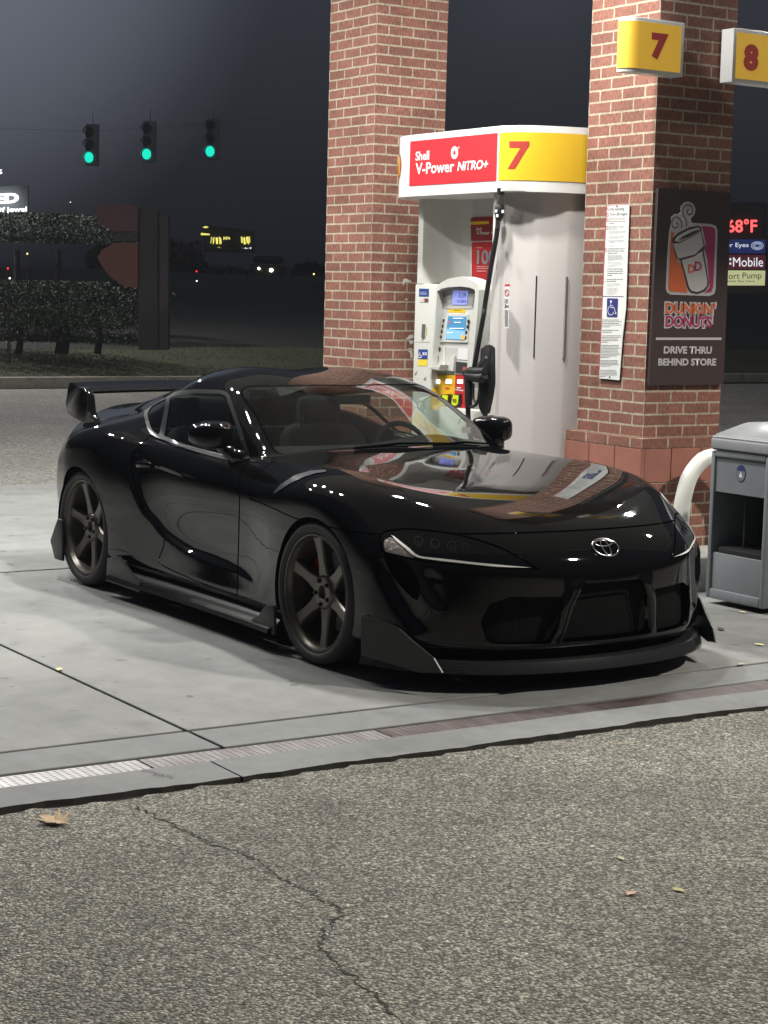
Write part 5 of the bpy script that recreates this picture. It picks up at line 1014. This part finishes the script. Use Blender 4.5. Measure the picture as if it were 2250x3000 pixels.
# wipers
for (p, q) in (((-.585, -.34, .902), (-.600, .20, .914)), ((-.580, .12, .908), (-.672, .56, .895))):
    bm = BM(); tube(bm, [p, ((p[0]+q[0])/2+.005, (p[1]+q[1])/2, (p[2]+q[2])/2+.012), q], [.007, .006, .004], 8); obj('wiper', bm, MATTE, car, True)
bm = BM(); cw = [(-.548-.02, 0), (-.592-.02, .33), (-.66-.02, .57), (-.735, .665)]
# cabin
bm = BM(); st = []
for y in np.linspace(-.70, .70, 15):
    yy = abs(y)/.7; hump = .045*math.exp(-((y-.36)/.2)**2); st.append([bm.verts.new((x-.10*yy*yy*(1 if x > -.9 else .3), y, z+(hump if x < -.9 and z > .7 else 0))) for x, z in ((-.62, .84), (-.75, .868), (-.95, .885), (-1.05, .87), (-1.10, .80), (-1.06, .6), (-.9, .4))])
for p, q in zip(st, st[1:]):
    for i in range(6): bm.faces.new([p[i], p[i+1], q[i+1], q[i]])
obj('dashboard', bm, INTER, car, True, 40)
bm = BM(); M = Matrix.Translation((-1.20, .36, .80)) @ Matrix.Rotation(math.radians(68), 4, 'Y')
tube(bm, [M @ Vector((.175*math.cos(a), .175*math.sin(a), 0)) for a in np.linspace(0, 2*PI, 33)], .014, 8, False); tube(bm, [M @ Vector((0, -.16, 0)), M @ Vector((0, .16, 0))], .02, 8); tube(bm, [M @ Vector((0, 0, 0)), (-1.02, .36, .72)], .04, 8)
obj('steering_wheel', bm, INTER, car, True)
for y in (-.36, .36):
    s_ = link(bpy.data.objects.new('seat', None)); s_.parent = car; s_.location = (0, y, 0)
    bx('seat_cushion', INTER, s_, -1.85, -1.35, -.25, .25, .30, .47, bev=.05, seg=3)
    bm = BM(); prism(bm, spline([(-.24, .42), (-.26, .60), (-.25, .80), (-.17, .90), (.17, .90), (.25, .80), (.26, .60), (.24, .42)], 4, True), -.06, .06, 'x', bev=.03)
    for v in bm.verts: v.co.x += -1.86-(v.co.z-.42)*.42
    obj('backrest', bm, INTER, s_, True, 40)
    bx('headrest', INTER, s_, -2.13, -2.03, -.13, .13, .87, 1.06, bev=.04, seg=3)
bx('bulkhead', INTER, car, -2.25, -2.19, -.62, .62, .35, .88)
bx('rear_view_mirror', INTER, car, -1.17, -1.14, -.11, .11, 1.075, 1.125, bev=.012)
for s in (-1, 1): bx('door_card', INTER, car, -2.0, -.85, s*.70 if s < 0 else .70-.04, s*.70+.04 if s < 0 else .70, .3, .80, bev=.01)
bx('parking_card', mat('yellow_card', (190, 190, 60), .5), car, -1.60, -1.595, -.05, -.02, .93, 1.0)
bx('inspection_sticker', mat('sticker', (190, 180, 185), .4), car, -.905, -.900, .52, .575, .935, .965)
# ------------------------------------------------------------------ beyond the forecourt
D = 1.3562
def dpx(x, y): return (x*D, y*D)
DKL = mat('hedge_leaf', (.034, .048, .022), .75, srgb=False); DK2 = mat('dark_twig', (.03, .026, .02), .9, srgb=False)
def leaf_mass(name, blobs, n, sz, m, label, cat, group=None, base=None, seed=1, stems=(), zc=None):
    rg = np.random.default_rng(seed); t = thing(name, label, cat, base, 0, group); bm = BM(); B0 = np.array(base)
    vol = np.array([b[1][0]*b[1][1]*b[1][2] for b in blobs])**(2/3); pick = rg.choice(len(blobs), n, p=vol/vol.sum())
    for k in pick:
        c, r = np.array(blobs[k][0]), np.array(blobs[k][1]); d = rg.normal(size=3); d /= np.linalg.norm(d); q = np.sign(d)*np.abs(d)**.62; rad = rg.uniform(.78, 1.03)
        p = c+q*r*rad/max(np.linalg.norm(q), .95)-B0
        if zc: p[2] = min(max(p[2], zc[0]-B0[2]+rg.uniform(0, .10)), zc[1]-B0[2]-abs(rg.normal())*.035)
        a = rg.normal(size=3); a /= np.linalg.norm(a); b_ = np.cross(a, rg.normal(size=3)); b_ /= np.linalg.norm(b_); s = sz*rg.uniform(.6, 1.3)
        bm.faces.new([bm.verts.new(p+x) for x in (a*s, b_*s*.55, -a*s, -b_*s*.55)])
    obj('foliage', bm, m, t)
    for p, q, r in stems:
        bm = BM(); tube(bm, [np.array(p)-B0, (np.array(p)+np.array(q))/2-B0+np.array([.03, .02, 0]), np.array(q)-B0], [r, r*.8, r*.7], 8); obj('stem', bm, DK2, t, True)
    return t
RT = np.array([CR[0], CR[1], 0]); RT /= np.linalg.norm(RT); FW = np.array([CF[0], CF[1], 0]); FW /= np.linalg.norm(FW)
def blob(x, y, d, rx, rz, ry=None): c = at(*dpx(x, y), d); return (c, np.array([rx, rx if ry is None else ry, rz]))
# low clipped hedge (lit on top) and the taller one behind
hb_ = [blob(x, 655+(x < 60)*-2, 33, 1.2, .55) for x in range(-60, 260, 42)] + [blob(x, 712, 33.4, 1.1, .62) for x in range(-40, 230, 50)]
leaf_mass('hedge', hb_, 24000, .028, DKL, 'low clipped hedge with a flat lit top behind the grass bank at left', 'hedge', None, tuple(at(*dpx(100, 742), 33)), 3, [(at(*dpx(x, 764), 33), at(*dpx(x+4, 690), 33), .07) for x in (40, 125, 140, 210)], (at(*dpx(100, 738), 33)[2], at(*dpx(100, 606), 33)[2]))
tb_ = [blob(x, y, 37, 1.25, .42) for x, y in ((-50, 492), (0, 490), (45, 490), (95, 490), (140, 492), (180, 500), (215, 512))]
leaf_mass('clipped_tree', tb_, 16000, .030, mat('tree_leaf', (.036, .048, .032), .75, srgb=False), 'cloud clipped evergreen standing above the low hedge under the white lettering', 'tree', None, tuple(at(*dpx(70, 700), 37)), 5, [(at(*dpx(x, 720), 37), at(*dpx(x+6, 540), 37), .09) for x in (30, 120)], (at(*dpx(70, 523), 37)[2], at(*dpx(70, 464), 37)[2]))
# far dark trees
far = [(500, 604, 135, 3.4, 1.0, 'low dark bush under the yellow shop letters'), (672, 625, 90, 1.3, 1.3, 'low dark bush at the left edge of the far brick pillar'), (330, 590, 90, 3.5, 2.2, 'dark tree behind the unlit price sign post')]
for i, (x, y, d, rx, rz, lb) in enumerate(far):
    c = at(*dpx(x, y), d); g = (c[0], c[1], max(.5, c[2]-rz*1.6)); bl = [(c+np.array([random.uniform(-.5, .5)*rx, random.uniform(-.5, .5)*rx, random.uniform(-.4, .4)*rz]), np.array([rx*.6, rx*.6, rz*.55])) for _ in range(6)]
    leaf_mass('dark_tree', bl, 2600, .38, mat('far_leaf', (.045, .05, .045), .9, srgb=False), lb, 'tree', 'dark trees across the road', g, 20+i, [(g, c, .25)])
# leafy shrub lit brown
c = at(*dpx(405, 545), 80); leaf_mass('autumn_shrub', [(c, np.array([.38, .38, .45])), (c+np.array([.1, .3, .25]), np.array([.3, .3, .3]))], 420, .06, mat('autumn_leaf', (.20, .11, .075), .9, srgb=False), 'reddish brown autumn tree between the price sign post and the yellow letters', 'tree', None, (c[0], c[1], 1.2), 31, [((c[0], c[1], 1.2), c, .1)])
def emis(name, col, s): return mat(name, col, .5, emit=col, estr=s)
def facing(d0): return (RT, np.array([0, 0, 1.]))
def card_pts(pts, d): return [at(*dpx(*p), d) for p in pts]
def slab(name, pts, d, th, m, parent=None):
    P = card_pts(pts, d); bm = BM(); a = [bm.verts.new(p) for p in P]; b = [bm.verts.new(p+FW*th) for p in P]; n = len(P); bm.faces.new(a); bm.faces.new(b[::-1])
    for i in range(n): bm.faces.new([a[i], a[(i+1) % n], b[(i+1) % n], b[i]])
    o = obj(name, bm, m)
    if parent: o.parent = parent; o.matrix_parent_inverse = Matrix.Translation(-parent.location)
    return o
def ftext(name, body, bl, br, tl, d, m, parent, bold=0., shear=0.):
    p0 = at(*dpx(*bl), d); r = at(*dpx(*br), d)-p0; u = at(*dpx(*tl), d)-p0; o = tfit(name, body, p0, r, u, m, None, bold, 0, shear)
    if parent: o.parent = parent; o.matrix_parent_inverse = Matrix.Translation(-parent.location)
    return o
# traffic signals
MS = thing('signal_span', 'thin dark span wire carrying the three green traffic signals', 'span wire', tuple(at(*dpx(320, 260), 61)))
bm = BM(); L0 = np.array(MS.location); tube(bm, [at(*dpx(-600, 262), 62)-L0, at(*dpx(188, 283), 61)-L0, at(*dpx(313, 277), 61)-L0, at(*dpx(455, 264), 61)-L0, at(*dpx(1200, 215), 60)-L0], .004, 5); obj('wire', bm, mat('wire_dark', (.03, .03, .032), .7, srgb=False), MS)
def signal(x, y, label):
    p = at(*dpx(x+8, y), 61); t = thing('traffic_light', label, 'traffic light', tuple(p), 0, 'green traffic lights over the road'); h = mat('signal_housing', (.42, .43, .45), .6, srgb=False)
    s = 61*D/F_PX
    def LB(cx, cz, w, hh, dp, off): c = RT*cx+np.array([0, 0, cz])+FW*off; e = (RT*w/2, FW*dp/2, np.array([0, 0, hh/2])); return c, e
    bm = BM()
    def obox(c, e):
        v = [bm.verts.new(c+e[0]*a+e[1]*b+e[2]*g) for a in (-1, 1) for b in (-1, 1) for g in (-1, 1)]
        for f in ((0, 1, 3, 2), (4, 6, 7, 5), (0, 4, 5, 1), (2, 3, 7, 6), (0, 2, 6, 4), (1, 5, 7, 3)): bm.faces.new([v[i] for i in f])
    obox(*LB(.03, .40, .40, 1.3, .22, .15)); obj('housing', bm, h, t)
    bm = BM(); obox(*LB(.03, 1.20, .02, .4, .02, .15)); obj('hanger', bm, h, t)
    for k in range(3):
        cz = .0+k*.40; bm = BM(); v0 = []; v1 = []
        for a in np.linspace(-.25, PI+.25, 14): q = RT*(.175*math.cos(a)-.06)+np.array([0, 0, cz+.175*math.sin(a)]); v0.append(bm.verts.new(q+FW*.03)); v1.append(bm.verts.new(q-FW*.20+np.array([0, 0, .0])))
        for i in range(13): bm.faces.new([v0[i], v0[i+1], v1[i+1], v1[i]])
        obj('visor', bm, h, t)
        bm = BM(); bm.faces.new([bm.verts.new(RT*(.165*.86*math.cos(a)-.06)+np.array([0, 0, cz+.165*math.sin(a)])+FW*.02) for a in np.linspace(0, 2*PI, 24, endpoint=False)])
        obj('lens', bm, emis('signal_green', (20, 215, 185), 1.25) if k == 0 else mat('dead_lens', (.012, .012, .012), .4, srgb=False), t)
signal(188, 340, 'leftmost of the three green traffic lights hanging over the road'); signal(312.5, 333, 'middle of the three green traffic lights hanging over the road'); signal(449.5, 327, 'rightmost green traffic light, brightest, hanging over the road')
# unlit price sign seen from the back
ps = thing('price_sign', 'unlit red roadside price sign with a rounded orange panel behind the hedge', 'sign', tuple(at(*dpx(255, 640), 31)))
slab('top_panel', [(210, 446), (225, 441), (280, 441), (298, 448), (297, 500), (245, 500), (210, 480)], 31, .3, mat('sign_dull_red', (.11, .028, .04), .5, srgb=False), ps); slab('mid_panel', [(248, 503), (297, 503), (297, 521), (248, 521)], 31, .28, mat('sign_dark', (.012, .010, .012), .5, srgb=False), ps)
slab('fan_panel', [(245, 525), (297, 524), (297, 622), (268, 618), (240, 600), (222, 578), (210, 556), (220, 540)], 31, .28, mat('sign_dull_orange', (.16, .042, .028), .5, srgb=False), ps); slab('sign_post', [(344, 465), (363, 465), (363, 756), (344, 756)], 31.2, .3, mat('post_plum', (.05, .038, .046), .6, srgb=False), ps); slab('sign_backing', [(299, 446), (343, 454), (343, 756), (299, 756)], 31.3, .2, mat('sign_dark', (.012, .010, .012)), ps)
# white lettering of the jeweller
jw = thing('lit_shop_sign', 'white lit shop lettering at the left edge of the photo above the clipped tree', 'sign', tuple(at(*dpx(10, 460), 70))); WL = emis('sign_lit_white', (240, 246, 240), 2.2)
ftext('lettering', 'ED', (-12, 441), (41, 438), (-12, 419), 70, WL, jw, .055); ftext('lettering', 'Of Jewel', (-12, 462), (58, 460), (-12, 448), 70, WL, jw, .03); ftext('lettering', 's', (-6, 376), (5, 376), (-6, 366), 70, WL, jw, .0)
slab('sign_panel', [(-80, 405), (60, 400), (60, 475), (-80, 478)], 70.4, .2, mat('sign_night', (.42, .44, .5), .8, srgb=False), jw)
# broken yellow lettering through the trees
ys_ = thing('yellow_sign', 'broken yellow lit shop lettering half hidden by the dark trees', 'sign', tuple(at(*dpx(495, 520), 110))); YL = emis('sign_lit_yellow', (225, 215, 110), 1.3); YW = emis('sign_lit_pale', (215, 225, 235), 1.2)
rg = random.Random(4)
bm1 = BM(); bm2 = BM()
def strokes(bm, x0, x1, y0, y1, n):
    for k in range(n):
        x = x0+(x1-x0)*(k+.5)/n+rg.uniform(-1, 1); a = rg.uniform(y0, y0+3); b = rg.uniform(y1-4, y1); s = rg.uniform(-2, 2); w = rg.uniform(.7, 1.4)
        bm.faces.new([bm.verts.new(at(*dpx(*q), 110)-np.array(ys_.location)) for q in ((x-w, a), (x+w, a), (x+w+s, b), (x-w+s, b))])
strokes(bm1, 456, 478, 511, 528, 8); strokes(bm1, 482, 497, 510, 520, 5); strokes(bm1, 521, 541, 511, 528, 9); strokes(bm1, 468, 478, 533, 537, 4); strokes(bm2, 521, 543, 534, 538, 8)
bm1.faces.new([bm1.verts.new(at(*dpx(*q), 110)-np.array(ys_.location)) for q in ((434, 503), (453, 505), (453, 508), (434, 508))]); bm1.faces.new([bm1.verts.new(at(*dpx(*q), 110)-np.array(ys_.location)) for q in ((437, 491), (445, 488), (451, 491), (444, 493))])
obj('yellow_strokes', bm1, YL, ys_); obj('pale_strokes', bm2, YW, ys_); slab('sign_panel', [(440, 485), (550, 500), (550, 545), (440, 545)], 110.4, .2, mat('sign_unlit', (.05, .05, .055), .8, srgb=False), ys_)
# lights of traffic and lamps along the road
def glow(name, x, y, r, d, m, label, cat, group=None, hood=True):
    p = at(*dpx(x, y), d); t = thing(name, label, cat, tuple(p), 0, group); s = d*D/F_PX; bm = BM(); bmesh.ops.create_icosphere(bm, subdivisions=2, radius=r*s); obj('lamp_lens', bm, m, t, True)
    bm = BM(); tube(bm, [FW*r*s*1.2+np.array([0, 0, -r*s]), FW*r*s*1.2+np.array([0, 0, -1.4])], .012, 5); obj('post', bm, MATTE0, t)
    if hood: bm = BM(); tube(bm, [FW*r*s, FW*r*s*1.6], [r*s*1.25, r*s*1.1], 12); obj('lamp_case', bm, MATTE0, t)
HLM = emis('headlamp_glow', (255, 250, 215), 6.0)
cars = thing('oncoming_car', 'oncoming car far up the road, only its two headlights showing', 'car', tuple(at(*dpx(575, 584), 100)))
for x, y, r in ((559, 580, 3.0), (586, 583.5, 4.2)):
    p = at(*dpx(x, y), 100)-np.array(cars.location); bm = BM(); bmesh.ops.create_icosphere(bm, subdivisions=2, radius=r*100*D/F_PX); bmesh.ops.translate(bm, verts=bm.verts[:], vec=p); obj('headlight', bm, HLM, cars, True)
bm = BM(); c = np.array([0, 0, 0.]); box(bm, -.95, .95, .2, 4.2, -.5, .35, bev=.15); box(bm, -.8, .8, 1.2, 3.4, .30, .85, bev=.2)
for v in bm.verts: q = RT*v.co.x+FW*v.co.y+np.array([0, 0, v.co.z]); v.co = q
obj('body', bm, mat('far_car_dark', (.02, .02, .022), .3, srgb=False), cars, True)
RL = emis('tail_red', (230, 40, 35), 2.5); WL2 = emis('small_white', (240, 245, 225), 3.0); AM = emis('small_amber', (250, 210, 130), 2.5)
for a in (('tail_light', 424.5, 586, 1.9, 70, RL, 'small red lamp above a white reflection left of the oncoming headlights', 'lamp'), ('road_lamp', 425, 607, 1.6, 60, WL2, 'small white lamp directly below the red lamp left of the headlights', 'lamp'), ('road_lamp', 678, 592, 1.9, 60, AM, 'small amber lamp beside the left brick pillar edge', 'lamp'), ('tail_light', 17, 580, 2.0, 32, RL, 'small red lamp between the hedges at far left', 'lamp'), ('road_lamp', 21, 601, 2.0, 31.5, WL2, 'small white lamp on top of the low hedge at far left', 'lamp'), ('road_lamp', 59, 548, 1.8, 32, AM, 'small amber lamp between the hedge and the clipped tree', 'lamp'), ('road_lamp', 152, 437, .9, 150, WL2, 'tiny white dot lamp above the clipped tree', 'lamp')): glow(*a)
# panel sign at right
pt_ = thing('panel_sign', 'tall panel sign with red temperature digits, blue, maroon and cream panels right of the pillar', 'sign', tuple(at(*dpx(1610, 620), 45))); R9 = lambda *q: [((2100+x/8.507)/D, (600+y/8.507)/D) for x, y in q]
slab('cabinet', R9((-400, -60), (1260, -60), (1240, 2200), (-430, 2200)), 45.15, .4, mat('pylon_dark', (.022, .022, .028), .6, srgb=False), pt_); slab('blue_panel', R9((-400, 850), (1220, 870), (1205, 1215), (-400, 1200)), 45, .1, emis('panel_blue', (34, 46, 100), .55), pt_); slab('maroon_panel', R9((-400, 1240), (1215, 1250), (1205, 1610), (-400, 1600)), 45, .1, emis('panel_maroon', (82, 32, 44), .55), pt_); slab('cream_panel', R9((-400, 1630), (1210, 1640), (1195, 2010), (-400, 2010)), 45, .1, emis('panel_cream', (196, 200, 150), .75), pt_)
PWH = emis('panel_text_white', (225, 230, 235), 1.0); RD = emis('led_red', (255, 90, 90), 1.8); GT = mat('panel_text_grey', (110, 120, 95), .5); GD_ = mat('panel_text_dark', (60, 62, 50), .5)
ftext('lettering', 'For Eyes', *R9((140, 1085), (790, 1085), (140, 950)), 44.95, PWH, pt_, .0); ftext('temperature_digits', '68°F', *R9((260, 690), (1005, 690), (260, 355)), 44.95, RD, pt_, .02); ftext('lettering', 'Mobile', *R9((405, 1540), (1155, 1540), (405, 1310)), 44.95, PWH, pt_, .0); ftext('lettering', 'T', *R9((60, 1540), (280, 1540), (60, 1310)), 44.95, PWH, pt_, .03)
for y in (1330, 1440): slab('square_mark', R9((322, y), (360, y), (358, y+50), (320, y+50)), 44.95, .02, PWH, pt_)
ftext('lettering', 'Short Pump', *R9((90, 1900), (1115, 1880), (90, 1700)), 44.95, GT, pt_, .0); ftext('lettering', 'Family Eye Care', *R9((200, 1935), (940, 1935), (200, 1880)), 44.95, GD_, pt_, .01)
for rx, ry in ((150, 98), (110, 72), (70, 46)):
    pts = [(1010+rx*math.cos(t), 1020+ry*math.sin(t)) for t in np.linspace(0, 2*PI, 28)]; P = [at(*dpx(*q), 44.95)-np.array(pt_.location) for q in R9(*pts)]; bm = BM(); tube(bm, P, .012, 5, False); obj('eye_ring', bm, emis('panel_eye', (150, 160, 185), .8), pt_)
# far street on the left: parked car silhouette behind the bank
# night air: far dark things fade to the sky
bm = BM(); box(bm, -260, 60, -140, 180, -2.3, 22); hz = tag(obj('haze', bm, bpy.data.materials.new('night_haze')), kind='stuff'); hm = hz.data.materials[0]; hm.use_nodes = True; hn = hm.node_tree; hn.nodes.clear()
ho = hn.nodes.new('ShaderNodeOutputMaterial'); hv_ = hn.nodes.new('ShaderNodeVolumePrincipled'); hv_.inputs['Color'].default_value = (.80, .88, 1, 1); hv_.inputs['Density'].default_value = .0005; hv_.inputs['Anisotropy'].default_value = .5; hn.links.new(hv_.outputs[0], ho.inputs['Volume'])
